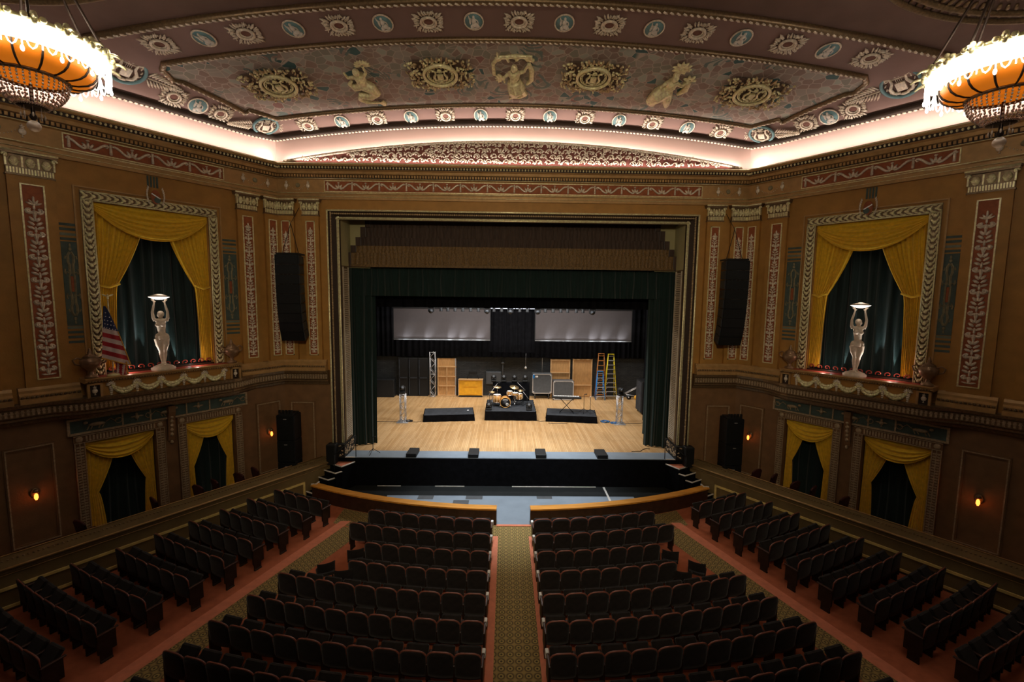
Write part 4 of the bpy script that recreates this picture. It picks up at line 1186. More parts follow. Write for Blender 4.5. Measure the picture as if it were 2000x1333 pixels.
for sg in SIDES:
    t = thing('louvred_reveal', 'pale louvred panel inside the proscenium opening, ' + SNS[sg], 'reveal', (sg * 6.8, .5, 0), 'louvred proscenium reveals')
    b = MB(lambda x, y, z, sg=sg: (sg * x, y, z)); b.box(6.80, 7.05, .19, 1.0, .55, 7.74); b.build('reveal_wall', M_bronze, t)
    b = MB(lambda x, y, z, sg=sg: (sg * x, y, z)); b.box(6.80, 7.05, .19, 1.28, 7.74, 9.6); b.build('upper_reveal', M_cream, t)
    b = MB(lambda x, y, z, sg=sg: (sg * x, y, z))
    b.box(6.77, 6.80, .3, .38, .62, 7.7); b.box(6.77, 6.80, .88, .97, .62, 7.7)
    for i in range(92):
        z = .66 + i * .076; b.add([(6.80, .38, z), (6.80, .88, z), (6.765, .38, z + .05), (6.765, .88, z + .05), (6.80, .38, z + .055), (6.80, .88, z + .055)], [(0, 1, 3, 2), (2, 3, 5, 4)])
    b.build('louvres', M_louv, t)
    t = thing('frame_plinth', 'dark ornamental plinth at the foot of the proscenium frame, ' + SNS[sg], 'plinth', (sg * 7, .3, 0), 'proscenium plinths')
    b = MB(lambda x, y, z, sg=sg: (sg * x, y, z)); b.box(6.74, 7.24, -.14, 1.02, 0, .55); b.build('plinth_block', M_black, t)
    b = MB(lambda x, y, z, sg=sg: (sg * x, y, z)); rnd = random.Random(4)
    for i in range(46): b.blob((6.735, rnd.uniform(-.1, .98), rnd.uniform(.08, .5)), (.012, .05, .04), 5, 3)
    for i in range(12): b.blob((rnd.uniform(6.8, 7.2), -.145, rnd.uniform(.08, .5)), (.04, .012, .03), 5, 3)
    b.build('relief', M_silver2, t)

# ------------------------------------------------------------ stage house
b = MB(); b.box(-11, 11, .75, 11.9, -.3, 0); b.box(-11, 11, 11.6, 11.9, -.3, 0); struct(b.build('stage_floor', M_board))
b = MB(); b.box(-7.35, 7.35, -.05, .75, -.03, 0); struct(b.build('stage_apron', M_grey))
b = MB(); b.box(-7.4, 7.4, -.045, .75, -1.2, -.03); struct(b.build('stage_front', M_blackc))
b = MB(); b.box(-11, 11, 11.6, 11.9, 0, 12); struct(b.build('wall_back', M_brick))
for sg in SIDES:
    b = MB(); b.box(sg * 10.8, sg * 11, .5, 11.9, -.3, 12); b.box(sg * 7.05, sg * 11, .5, .7, 0, 12); struct(b.build('wall_wing', M_black))
b = MB(); b.box(-11, 11, 0.5, 11.9, 12, 12.2); struct(b.build('stage_ceiling', M_black))
# valances and drapes
XY = lambda o: (lambda u, oo, z: (u, o - oo, z))
for sg in SIDES:
    b = MB(); b.box(sg * 6.0, sg * 7.05, 1.28, 1.34, 7.7, 9.9); struct(b.build('corner_panel', M_cream))
M_valu = mat('dark_brown_brocade', (.045, .026, .017), .7, var=.4, scale=5, stretch=(5, 5, .5), sheen=.2)
M_vall = mat('bronze_lace', (.13, .072, .02), .6, var=.6, scale=14, stretch=(3, 3, 1), sheen=.2)
va = thing('house_valance', 'brown and bronze stepped valance hanging across top of the stage', 'valance', (0, 1.1, 7.7))
TI = [(9.62, 9.36, 6.11), (9.36, 8.95, 6.30), (8.95, 8.61, 6.50), (8.61, 8.33, 6.71), (8.33, 7.74, 6.92)]
for i, (z1, z0, w) in enumerate(TI):
    curtain(XY(1.16 - i * .012), -w, w, z0, z1, 0, .16, .012, 3).build('tier', M_valu if i < 3 else M_vall, va)
    b = MB()
    for sg in SIDES: b.box(sg * (w - .20), sg * w, 1.06 - i * .012, 1.22, z0, z1)
    b.build('tier_edge', M_valu, va)
b = MB(); b.box(-6.9, 6.9, 1.04, 1.10, 7.74, 7.84); b.build('hem_band', M_vall, va)
tag(curtain(XY(1.5), -7.05, 7.05, 6.55, 7.9, 0, .30, .05, 4).build('valance', M_gleg, org=(0, 1.5, 6.55)), 'plain bottle green valance below the brown stepped one', 'valance')
tag(curtain(XY(2.45), -7.5, 7.5, 6.06, 8.5, 0, .4, .04, 3).build('border_curtain', M_blackc, org=(0, 2.45, 6.06)), 'black overhead border hiding the stage lights', 'curtain')
tag(curtain(XY(9.6), -10.5, 10.5, 5.95, 9.5, 0, .4, .04, 3).build('border_curtain', M_blackc, org=(0, 9.6, 6)), 'black border above the two projection screens', 'curtain')
tag(curtain(XY(11.3), -10.5, 10.5, 2.62, 9.8, 0, .35, .05, 3).build('back_curtain', M_blackc, org=(0, 11.3, 2.6)), 'black drape raised above the brick back wall', 'curtain')
tag(curtain(XY(9.3), -1.25, 1.5, 3.2, 6.0, 0, .35, .05, 3).build('center_drape', M_blackc, org=(0.1, 9.3, 3.2)), 'black drape filling the gap between the screens', 'curtain')
def slant(x0, y0, x1, y1):
    def f(u, o, z):
        dx, dy = x1 - x0, y1 - y0; L = hypot(dx, dy); return (x0 + dx * u / L - dy / L * o, y0 + dy * u / L + dx / L * o, z)
    return f, hypot(x1 - x0, y1 - y0)
for sg in SIDES:
    fs, L = slant(sg * 7.0, 1.28, sg * 5.92, 1.68)
    tag(curtain(fs, 0, L, .02, 7.9, 0, .24, .06, 10).build('stage_curtain', M_gleg, org=(sg * 6.4, 1.4, 0)), 'drawn bottle green house curtain at the edge of stage, ' + SNS[sg], 'curtain', 'drawn house curtains')
    for k, (y, x0) in enumerate(((3.2, 6.42), (5.6, 7.15), (8.2, 7.9))):
        fs, L = slant(sg * (x0 + 2.4), y, sg * x0, y + .1)
        tag(curtain(fs, 0, L, .02, 8.5, 0, .28, .06, 6).build('wing_curtain', M_gleg if k == 0 else M_blackc, org=(sg * (x0 + 1), y, 0)), '%s dark wing curtain from the front, %s' % (ORD[k], SNS[sg]), 'curtain', 'wing curtains')
# screens
for k, (x0, x1, l) in enumerate(((-6.95, -1.22, 'grey projection screen above yellow case and wooden frame, ' + SNS[-1]), (1.49, 7.26, 'grey projection screen above the ladders, ' + SNS[1]))):
    t = thing('projection_screen', l, 'screen', ((x0 + x1) / 2, 9, 3.9), 'projection screens')
    b = MB(); b.box(x0, x1, 9.0, 9.03, 4.02, 5.82); b.build('screen_fabric', M_screen, t)
    b = MB(); b.box(x0 - .04, x1 + .04, 8.96, 9.06, 3.92, 4.02); b.box(x0 - .04, x0, 8.98, 9.05, 4.02, 5.86); b.box(x1, x1 + .04, 8.98, 9.05, 4.02, 5.86); b.box(x0 - .04, x1 + .04, 8.96, 9.06, 5.82, 5.90); b.build('screen_frame', M_black, t)
    b = MB(); b.box(x0, x1, 8.955, 8.965, 3.95, 3.98); b.build('bottom_bar', M_alu, t)
t = thing('backdrop_gap_glow', 'glowing strip standing in for lit backdrop gap behind row of stage lamps', 'glow strip', (0.2, 9.15, 5.86))  # emissive strip added for the lit gap in the backdrop, no fixture
b = MB(); b.box(-2.3, 2.75, 9.16, 9.26, 5.82, 5.98); b.build('gap_backing', M_black, t)
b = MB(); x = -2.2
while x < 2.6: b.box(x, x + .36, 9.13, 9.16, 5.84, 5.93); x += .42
b.build('glow_cells', M_slot, t)
t = thing('lighting_pipe', 'black horizontal pipe carrying the row of stage lamps', 'pipe', (0, 5.2, 6.1))
b = MB(); b.tube([(-4.6, 5.2, 6.12), (4.6, 5.2, 6.12)], .03, 8); b.build('pipe', M_black, t)
b = MB()
for x in (-4, 0, 4): b.tube([(x, 5.2, 6.12), (x, 5.2, 9)], .012, 5)
b.build('suspension_wire', M_black, t)
par = thing('stage_lamp', '', 'stage lamp', group='small lamps on the pipe')
b = MB(); b.lathe((0, 0, -.16), [(.05, .10), (.075, .08), (.085, -.08), (.09, -.10)], 12); b.build('lamp_can', M_black, par)
b = MB(); b.tube([(-.10, 0, -.14), (-.10, 0, 0), (.10, 0, 0), (.10, 0, -.14)], .012, 5); b.build('yoke', M_black, par)
b = MB(); b.box(-.02, .02, -.02, .02, 0, .07); b.build('clamp', M_black, par)
PC = Placer(par)
for i, px in enumerate((868, 881, 895, 910, 925, 940, 970, 985, 1020, 1035, 1070, 1085, 1100, 1113, 1130, 1143)):
    PC.put(TR((px - 1004) * .0264, 5.2, 6.05), 'small black stage lamp, %s from the flag side on pipe' % ORD[i])
PC.flush()
mh = thing('moving_head_lamp', '', 'stage light', group='black moving head lights')
b = MB(); b.bbox(-.15, .15, -.13, .13, 0, .10, .02); b.build('base', M_black, mh)
b = MB()
for s2 in (-1, 1): b.bbox(s2 * .13 - .025, s2 * .13 + .025, -.06, .06, .10, .34, .015)
b.bbox(-.15, .15, -.06, .06, .10, .14, .01); b.build('yoke', M_black, mh)
b = MB(); b.lathe((0, 0, .30), [(.07, .12), (.11, .06), (.12, -.10), (.10, -.14)], 16, axis='y'); b.build('head', M_black, mh)
b = MB(); b.lathe((0, 0, .30), [(.095, -.145), (.0, -.155)], 16, axis='y'); b.build('lens', M_caseg, mh)
PM = Placer(mh)
for px, lab in ((849, 'hanging moving head light at flag end of lamp pipe'), (957, 'hanging moving head light beside drape gap, nearer flag side'), (1002, 'hanging moving head light at centre of lamp pipe'), (1055, 'hanging moving head light by the inner edge of screen above ladders'), (1161, 'hanging moving head light at lamp pipe end away from flag')):
    PM.put(TR((px - 1004) * .0264, 5.2, 6.1) @ Matrix.Rotation(pi, 4, 'Y'), lab)

# ------------------------------------------------------------ stage furniture
def box_thing(nm, lab, cat, x0, x1, y0, y1, z0, z1, m, r=.02, group=None):
    b = MB(); b.bbox(x0, x1, y0, y1, z0, z1, r); return tag(b.build(nm, m, org=((x0 + x1) / 2, (y0 + y1) / 2, z0)), lab, cat, group)
def truss(x, y, z0, h, w, lab, plate=None):
    t = thing('truss_tower', lab, 'truss', (x, y, z0), 'aluminium truss towers')
    for i in (-1, 1):
        for j in (-1, 1):
            b = MB(); b.tube([(x + i * w, y + j * w, z0), (x + i * w, y + j * w, z0 + h)], .022, 8); b.build('chord', M_alu, t)
    b = MB(); n = max(2, int(h / (w * 2.0)))
    for k in range(n):
        za, zb = z0 + h * k / n, z0 + h * (k + 1) / n; s2 = 1 if k % 2 else -1
        b.tube([(x - s2 * w, y - w, za), (x + s2 * w, y - w, zb)], .018, 5); b.tube([(x - s2 * w, y + w, za), (x + s2 * w, y + w, zb)], .014, 5)
        b.tube([(x - w, y - s2 * w, za), (x - w, y + s2 * w, zb)], .014, 5); b.tube([(x + w, y + s2 * w, za), (x + w, y - s2 * w, zb)], .014, 5)
    for z in [z0 + .03, z0 + h - .03] + ([z0 + h / 2] if h > 2 else []):
        for a, c in (((-w, -w), (w, -w)), ((w, -w), (w, w)), ((w, w), (-w, w)), ((-w, w), (-w, -w))): b.tube([(x + a[0], y + a[1], z), (x + c[0], y + c[1], z)], .022, 5)
    b.build('bracing', M_alu, t)
    if plate:
        b = MB(); b.box(x - plate, x + plate, y - plate, y + plate, z0, z0 + .02); b.build('base_plate', M_alu, t)
    return t
truss(-5.58, 5.15, 0, 1.50, .13, 'short truss tower on stage floor at flag side of risers', .30)
truss(5.72, 5.15, 0, 1.50, .13, 'short truss tower with blue cables beside keyboard riser', .30)
truss(-5.0, 11.2, 0, 2.95, .17, 'tall truss tower against back wall beside the plywood frame')
PM.put(TR(-5.58, 5.15, 1.52), 'moving head light on top of the truss tower, flag side')
PM.put(TR(5.72, 5.15, 1.52, .5), 'moving head light on top of the truss tower near cable coils')
def riser(nm, lab, cx, cy, w, d, h, rz, grp='black draped risers'):
    t = thing(nm, lab, 'riser', (cx, cy, 0), grp); cr, sr = cos(rz), sin(rz)
    g = lambda a, c, z: (cx + a * cr - c * sr, cy + a * sr + c * cr, z)
    b = MB(g); b.bbox(-w / 2, w / 2, -d / 2, d / 2, h - .03, h, .01); b.build('deck', M_char, t)
    def sk(a, q):
        s_ = a * 4; k = int(min(3.999, s_)); u = s_ - k; fl = .012 * sin(a * 130) + .02 * q * sin(a * 37)
        W, D = w / 2 + .02 + fl + .03 * q, d / 2 + .02 + fl + .03 * q
        P = [(-W, -D), (W, -D), (W, D), (-W, D), (-W, -D)]
        return (P[k][0] + (P[k+1][0] - P[k][0]) * u, P[k][1] + (P[k+1][1] - P[k][1]) * u, h - .01 - (h - .01) * q)
    b = MB(g); b.grid(sk, 240, 4); b.build('skirt', M_blackc, t)
    return t
riser('riser', 'empty low black draped riser on flag side of the drums', -3.30, 6.05, 2.60, 1.45, .36, radians(7))
riser('riser', 'low black draped riser carrying the keyboard', 3.32, 6.05, 2.60, 1.45, .36, radians(-7))
riser('drum_riser', 'black draped riser under the drum kit', .03, 6.95, 2.68, 2.70, .50, 0)
box_thing('power_box', 'small black power box on empty riser', 'box', -2.35, -2.22, 6.1, 6.2, .365, .42, M_alu)
# drum kit
Z0 = .505
def drum(nm, lab, x, y, z, r, h, tilt=0, group=None, ax='z'):
    t = thing(nm, lab, 'drum', (x, y, Z0), group)
    if ax == 'z':
        b = MB(); b.lathe((x, y, z), [(r, 0), (r, h)], 24); b.build('shell', M_shell, t)
        b = MB(); b.lathe((x, y, z + h), [(r * .97, 0), (r * .97, .008), (0, .01)], 24); b.build('drum_head', M_white, t)
        for zz in (0, h):
            b = MB(); b.tube([(x + (r + .008) * cos(k * pi / 12), y + (r + .008) * sin(k * pi / 12), z + zz) for k in range(24)], .012, 5, closed=True); b.build('hoop', M_chrome, t)
        b = MB()
        for k in range(8):
            a = k * pi / 4; b.box(x + (r + .012) * cos(a) - .01, x + (r + .012) * cos(a) + .01, y + (r + .012) * sin(a) - .01, y + (r + .012) * sin(a) + .01, z + .03, z + h - .03)
        b.build('lugs', M_chrome, t)
    return t
t = thing('bass_drum', 'amber bass drum with black front head and white emblem', 'drum', (-.26, 6.6, Z0))
c = (-.26, 6.3, Z0 + .29)
b = MB(); b.lathe(c, [(.27, 0), (.27, .42)], 32, axis='y'); b.build('shell', M_shell, t)
for yy in (-.01, .43):
    b = MB(); b.tube([(c[0] + .275 * cos(k * pi / 16), c[1] + yy, c[2] + .275 * sin(k * pi / 16)) for k in range(32)], .018, 6, closed=True); b.build('hoop', M_shell, t)
b = MB(); b.lathe(c, [(.258, -.01), (0, -.012)], 32, axis='y'); hd = b.build('front_head', M_black, t)
b = MB(); e = (c[0] + .10, c[1] - .016, c[2] - .09); b.tube([(e[0] + .062 * cos(k * pi / 12), e[1], e[2] + .062 * sin(k * pi / 12)) for k in range(24)], .016, 5, closed=True)
b.tube([(e[0] + .022 * cos(k), e[1], e[2] + .028 * sin(k)) for k in (0, .9, 1.8, 2.7, 3.6, 4.5)], .009, 4)
b.build('round_emblem', M_white, hd)
b = MB(); b.add([(c[0] - .14 + .28 * k / 14, c[1] - .016, c[2] + .135 + .012 * (1 - abs(k - 7) / 7) + (0 if j else .032)) for j in (0, 1) for k in range(15)], [(k, k + 1, 16 + k, 15 + k) for k in range(14)]); b.build('script_mark', M_white, hd)
for s2 in (-1, 1):
    b = MB(); b.tube([(c[0] + s2 * .22, c[1] + .1, c[2] - .1), (c[0] + s2 * .34, c[1] - .02, Z0)], .014, 6); b.build('spur', M_chrome, t)
drum('floor_tom', 'amber floor tom standing nearer the flag side of drum kit', -.72, 6.75, Z0 + .22, .21, .42)
t = drum('rack_tom', 'pale amber rack tom mounted above the bass drum', -.02, 6.75, Z0 + .62, .15, .22)
b = MB(); b.tube([(-.02, 6.62, Z0 + .7), (-.1, 6.5, Z0 + .52)], .016, 6); b.build('mount_arm', M_chrome, t)
t = drum('snare_drum', 'shallow snare drum on a chrome stand behind the kit', .28, 6.8, Z0 + .60, .18, .14)
b = MB()
for k in range(3):
    a = k * 2.1 + .4; b.tube([(.28, 6.8, Z0 + .30), (.28 + .25 * cos(a), 6.8 + .25 * sin(a), Z0)], .012, 5); b.tube([(.28, 6.8, Z0 + .3), (.28 + .17 * cos(a), 6.8 + .17 * sin(a), Z0 + .6)], .010, 5)
b.build('snare_stand', M_chrome, t)
drum('side_tom', 'small amber tom at the keyboard side of kit', .52, 6.95, Z0 + .35, .17, .32)
def cymbal(lab, x, y, z, r, tl, hh=False):
    t = thing('cymbal_stand', lab, 'cymbal', (x, y, Z0), 'cymbals on chrome stands')
    b = MB(); b.tube([(x, y, Z0 + .25), (x, y, z + .05)], .011, 6)
    b.build('pole', M_chrome, t)
    for k in range(3):
        a = k * 2.094 + .5; b = MB(); b.tube([(x, y, Z0 + .42), (x + .24 * cos(a), y + .24 * sin(a), Z0 + .01)], .010, 5); b.build('leg', M_chrome, t)
    R_ = Matrix.Rotation(tl, 3, 'X') @ Matrix.Rotation(tl * .6, 3, 'Y')
    for k in range(2 if hh else 1):
        b = MB(lambda a, c_, d, R_=R_, k=k: tuple(Vector((x, y, z - k * .04)) + R_ @ Vector((a, c_, d))))
        b.lathe((0, 0, 0), [(0, .035), (.03, .032), (.045, .012), (r, -.004), (r, -.008), (.04, .006), (0, .02)], 28); b.build('cymbal', M_brass, t)
cymbal('crash cymbal above the floor tom', -.72, 7.0, Z0 + 1.02, .23, .12)
cymbal('bronze ride cymbal above the snare drum', .24, 7.1, Z0 + 1.0, .26, .25)
cymbal('small cymbal nearest the road cases', .58, 7.2, Z0 + .80, .19, .15)
cymbal('hi-hat pair at flag edge of kit', -1.0, 6.9, Z0 + .78, .18, .03, True)
def mic_stand(lab, x, y, z0, h, boom=None, tilt=None):
    t = thing('microphone_stand', lab, 'microphone stand', (x, y, z0), 'microphone stands')
    b = MB(); b.tube([(x, y, z0 + .12), (x, y, z0 + h)], .013, 6); b.build('pole', M_black, t)
    for k in range(3):
        a = k * 2.094 + .3; b = MB(); b.tube([(x, y, z0 + .22), (x + .28 * cos(a), y + .28 * sin(a), z0 + .01)], .011, 5); b.build('leg', M_black, t)
    e = (x, y, z0 + h)
    if boom:
        b = MB(); e2 = (x + boom[0], y + boom[1], z0 + h + boom[2]); b.tube([(x - boom[0] * .3, y - boom[1] * .3, z0 + h - boom[2] * .3), e2], .010, 6); b.build('boom', M_alu, t); e = e2
    b = MB(); b.tube([e, (e[0] + .10, e[1] - .03, e[2] + .03)], [.014, .02], 7); b.blob((e[0] + .12, e[1] - .035, e[2] + .035), (.032, .028, .028), 8, 6); b.build('microphone', M_black, t)
mic_stand('overhead boom microphone stand at flag side of drums', -1.12, 6.4, Z0, .75, (.42, .2, .55))
mic_stand('tall boom microphone stand behind the snare', .75, 7.0, Z0, .95, (-.35, .1, .32))
mic_stand('short microphone stand by outer edge of drum riser', .95, 6.6, Z0, .55, (-.25, .1, .3))
mic_stand('microphone stand on keyboard riser, nearer the keyboard', 4.0, 6.0, .365, .98)
mic_stand('microphone stand at the outer end of keyboard riser', 4.32, 5.85, .365, .90, (.22, .1, .02))
mic_stand('microphone stand alone on the grey apron, flag side', -5.75, .38, 0, .70)
for x, l in ((-1.14, 'floor moving head light on flag corner of drum riser'), (1.02, 'floor moving head light on the drum riser corner near keyboard')): PM.put(TR(x, 5.85, Z0), l)
t = thing('drum_screen', 'black draped frame behind the drummer', 'screen', (.05, 8.1, Z0))
b = MB(); b.bbox(-1.0, 1.15, 8.0, 8.16, Z0, Z0 + 1.08, .02); b.build('panel', M_blackc, t)
b = MB(); b.tube([(-1.05, 8.08, Z0 + 1.1), (1.2, 8.08, Z0 + 1.1)], .025, 6); b.build('top_bar', M_black, t)
for i, x in enumerate((-.95, -.36, .26, .88)): PM.put(TR(x, 8.08, Z0 + 1.12), 'moving head light behind the drums, %s from the flag side' % ORD[i])
PM.flush()
# keyboard
t = thing('keyboard', 'electronic keyboard with white keys on the riser', 'keyboard', (3.1, 5.95, 1.18))
a0 = radians(-6); g = lambda a, c_, z: (3.05 + a * cos(a0) - c_ * sin(a0), 5.95 + a * sin(a0) + c_ * cos(a0), z)
b = MB(g); b.bbox(-.78, .78, -.16, .16, 1.16, 1.25, .015); b.build('body', M_black, t)
b = MB(g); b.box(-.70, .66, .0, .14, 1.25, 1.268); b.build('white_keys', M_white, t)
b = MB(g)
for i in range(36):
    if i % 7 in (2, 6): continue
    u = -.68 + i * .0375; b.box(u + .02, u + .034, .0, .09, 1.266, 1.276)
b.build('black_keys', M_black, t)
t = thing('keyboard_stand', 'black X-shaped stand under the keyboard', 'stand', (3.05, 5.95, .365))
for s2 in (-1, 1):
    b = MB(g); b.tube([(-.36 * s2, -.04, .385), (.36 * s2, .04, 1.15)], .018, 6); b.build('cross_tube', M_black, t)
for s2 in (-1, 1):
    b = MB(g); b.tube([(s2 * .36, -.22, .385), (s2 * .36, .22, .385)], .018, 6); b.build('foot', M_black, t)
    b = MB(g); b.tube([(s2 * .36, -.18, 1.15), (s2 * .36, .18, 1.15)], .016, 6); b.build('arm', M_black, t)
# back wall things
def flat(lab, x0, x1, y, h, vmid, bars, frame_m):
    t = thing('scenery_flat', lab, 'scenery flat', ((x0 + x1) / 2, y, 0), 'plywood scenery flats')
    b = MB(); b.box(x0, x1, y, y + .02, .02, h); b.build('plywood_panel', M_ply, t)
    for x in ([x0 + .04, x1 - .04] + ([(x0 + x1) / 2] if vmid else [])):
        b = MB(); b.box(x - .035, x + .035, y - .06, y, 0, h if x != (x0 + x1) / 2 else h * .78); b.build('upright', frame_m if x > (x0 + x1) / 2 + .1 else M_plyl, t)
    for z in bars:
        b = MB(); b.box(x0, x1, y - .07, y, z - .035, z + .035); b.build('rail', M_plyl, t)
flat('plywood flat with three cross rails, beside tall truss tower', -4.72, -3.50, 11.35, 2.50, True, (.05, .68, 1.30, 1.95), M_alu)
flat('plywood flat standing behind the smaller road case', 2.68, 3.98, 11.42, 2.52, False, (1.62, 2.46), M_plyl)
flat('widest plywood flat with one low rail, beside the blue ladder', 4.14, 5.44, 11.42, 2.55, False, (.80, 2.5), M_plyl)
for i, (x0, x1) in enumerate(((-7.25, -6.62), (-6.60, -5.98), (-5.96, -5.32))):
    t = thing('black_flat', '%s tall black flat leaning on the brick wall, counted from flag side' % ORD[i], 'scenery flat', ((x0 + x1) / 2, 11.3, 0), 'tall black flats')
    b = MB(); b.bbox(x0, x1, 11.22, 11.34, 0, 2.52, .015); b.build('panel', M_black, t)
    b = MB(); b.box(x0 + .06, x1 - .06, 11.19, 11.22, 1.18, 1.26); b.box(x0 + .04, x0 + .10, 11.19, 11.22, .1, 2.4); b.build('batten', M_char, t)
box_thing('storage_box', 'low black storage box in the far corner, flag side', 'box', -8.75, -7.45, 10.8, 11.4, 0, 1.15, M_black)
t = thing('yellow_case', 'open yellow equipment cabinet against the back wall', 'case', (-2.5, 11.2, 0))
b = MB(); b.bbox(-3.30, -1.76, 11.10, 11.5, .10, 1.12, .02); b.build('body', M_ycase, t)
b = MB(); b.box(-2.98, -2.08, 11.07, 11.10, .68, 1.02); b.box(-2.98, -2.08, 11.07, 11.10, .18, .62); b.build('drawer_front', M_ycase, t)
b = MB(); b.box(-3.33, -1.73, 11.05, 11.5, 1.12, 1.16); b.box(-3.33, -3.28, 11.06, 11.10, .08, 1.14); b.box(-1.78, -1.73, 11.06, 11.10, .08, 1.14); b.build('edging', M_plyl, t)
b = MB(); b.box(-3.30, -1.76, 11.08, 11.5, .0, .10); b.build('base', M_black, t)
t = thing('folding_chair', 'black folding chair frame standing on yellow cabinet', 'chair', (-2.4, 11.3, 1.16))
b = MB()
for s2 in (-1, 1): b.tube([(-2.4 + s2 * .38, 11.25, 1.17), (-2.4 + s2 * .26, 11.3, 1.62)], .02, 5)
b.build('frame', M_black, t)
b = MB(); b.bbox(-2.68, -2.12, 11.27, 11.31, 1.5, 1.68, .01); b.build('backrest', M_black, t)
def case(lab, x0, x1, y, z0, h, wheels, lx, lz):
    t = thing('road_case', lab, 'road case', ((x0 + x1) / 2, y, 0), 'grey road cases with aluminium edges')
    b = MB(); b.bbox(x0, x1, y, y + .6, z0, z0 + h, .02); b.build('body', M_caseg, t)
    b = MB(); w = .05
    for a, c_, d, e in ((x0, x1, z0 + h - w, z0 + h), (x0, x1, z0, z0 + w), (x0, x0 + w, z0, z0 + h), (x1 - w, x1, z0, z0 + h)): b.box(a - .005, c_ + .005, y - .012, y + .03, d - .005, e + .005)
    b.build('edge_trim', M_alu, t)
    b = MB()
    for a in (x0 + .03, x1 - .13):
        for d in (z0 + .03, z0 + h - .13): b.bbox(a, a + .10, y - .02, y, d, d + .10, .01)
    b.build('corner_bracket', M_alu, t)
    b = MB(); b.box(lx, lx + .17, y - .006, y, lz, lz + .10); b.build('paper_label', M_white, t)
    if wheels:
        for x in (x0 + .18, x1 - .18):
            b = MB(); b.lathe((x, y + .12, .10), [(.10, -.025), (.10, .025)], 16, axis='x'); w_ = b.build('caster', M_black, t)
            b = MB(); b.lathe((x, y + .12, .10), [(.045, -.03), (.045, .03)], 12, axis='x'); b.tube([(x, y + .12, .10), (x, y + .16, z0)], .025, 6); b.build('fork', M_alu, w_)
            b = MB(); b.lathe((x, y + .5, .10), [(.10, -.025), (.10, .025)], 16, axis='x'); b.tube([(x, y + .5, .1), (x, y + .46, z0)], .02, 5); b.build('caster', M_black, t)
    return t
case('larger grey road case on casters with a blue corner', 1.47, 2.72, 10.7, .36, 1.28, True, 1.66, 1.42)
b = MB(); b.box(1.49, 1.60, 10.675, 10.69, 1.36, 1.60); tp = b.build('blue_tape', M_blue); tp.parent = [o for o in bpy.data.objects if o.get('label', '').startswith('larger grey')][0]; tp.matrix_parent_inverse = Matrix.Translation(-tp.parent.location)
case('smaller grey road case standing directly on the floor', 2.78, 4.10, 10.4, .02, 1.24, False, 3.5, .20)
def ladder(lab, m, x, y, h, wb, wt, n, spread=True, stepm=None):
    t = thing('ladder', lab, 'ladder', (x, y, 0), 'stepladders at the back wall')
    for s2 in (-1, 1):
        b = MB(); b.tube([(x + s2 * wb, y - .25, 0), (x + s2 * wt, y, h)], .028, 6); b.build('side_rail', m, t)
        b = MB(); b.tube([(x + s2 * wb * .9, y + .30, 0), (x + s2 * wt, y + .05, h)], .02, 6); b.build('rear_rail', m, t)
    for k in range(n):
        q = (k + .8) / (n + .3); w = wb + (wt - wb) * q; b = MB(); b.box(x - w, x + w, y - .25 * (1 - q) - .04, y - .25 * (1 - q) + .05, h * q - .02, h * q + .02); b.build('step', stepm or M_alu, t)
    b = MB(); b.bbox(x - wt - .03, x + wt + .03, y - .06, y + .10, h - .04, h, .01); b.build('top_cap', m, t)
    b = MB()
    for s2 in (-1, 1):
        for k in range(min(5, n)):
            q = (k + .8) / (n + .3); w = wb + (wt - wb) * q
            b.tube([(x + s2 * w, y - .27 * (1 - q), h * q - .16), (x + s2 * (w - .12), y - .27 * (1 - q), h * q - .02)], .010, 4)
    b.build('step_brace', stepm or M_alu, t)
ladder('blue stepladder, the shortest of three', M_blue, 5.84, 10.75, 1.86, .30, .17, 6)
ladder('tall yellow stepladder with white steps', M_lyel, 6.56, 11.0, 2.95, .40, .17, 10)
t = ladder('orange wooden stepladder behind the blue one', M_owood, 5.98, 11.25, 2.95, .36, .17, 9, stepm=M_owood)
# electrical cabinet, pipe, hand truck, PA cabinets
t = thing('electrical_cabinet', 'grey electrical cabinet fixed on black back wall behind drums', 'cabinet', (-1.0, 11.5, .9))
b = MB(); b.bbox(-1.55, -.55, 11.45, 11.6, .78, 1.62, .02); b.build('cabinet_body', M_caseg, t)
b = MB(); b.box(-1.50, -.60, 11.43, 11.45, .83, 1.57); b.build('cabinet_door', M_caseg, t)
t = thing('wall_pipe', 'vertical grey pipe on the brick wall above the electrical cabinet', 'pipe', (-.25, 11.5, 1.2))
b = MB(); b.tube([(-.45, 11.52, 1.0), (-.45, 11.52, 2.6)], .04, 8); b.build('pipe', M_caseg, t)
b = MB(); b.blob((-.45, 11.5, 2.2), (.12, .08, .08), 8, 6); b.build('valve', M_caseg, t)
b = MB(); b.tube([(2.15, 11.5, 1.5), (2.15, 11.5, 3.2)], .025, 6); tag(b.build('conduit', M_alu, org=(2.15, 11.5, 1.5)), 'thin pale conduit rising above the larger road case', 'conduit')
t = thing('hanging_bulb', 'pale work lamp hanging on a cord before brick wall', 'lamp', (1.05, 11.3, 1.9))
b = MB(); b.tube([(1.05, 11.3, 2.0), (1.05, 11.3, 2.9)], .008, 5); b.build('cord', M_alu, t)
b = MB(); b.blob((1.05, 11.3, 1.94), (.07, .07, .09), 8, 6); b.build('bulb', M_white, t)
t = thing('hand_truck', 'grey hand truck lying with a yellow wheel, beside wing curtains', 'hand truck', (8.1, 10.9, 0))
b = MB(); b.tube([(7.55, 10.9, .35), (8.6, 10.8, .95)], .028, 6); b.tube([(7.55, 11.1, .35), (8.6, 11.0, .95)], .028, 6); b.tube([(7.6, 10.9, .30), (8.5, 10.9, .18)], .03, 6)
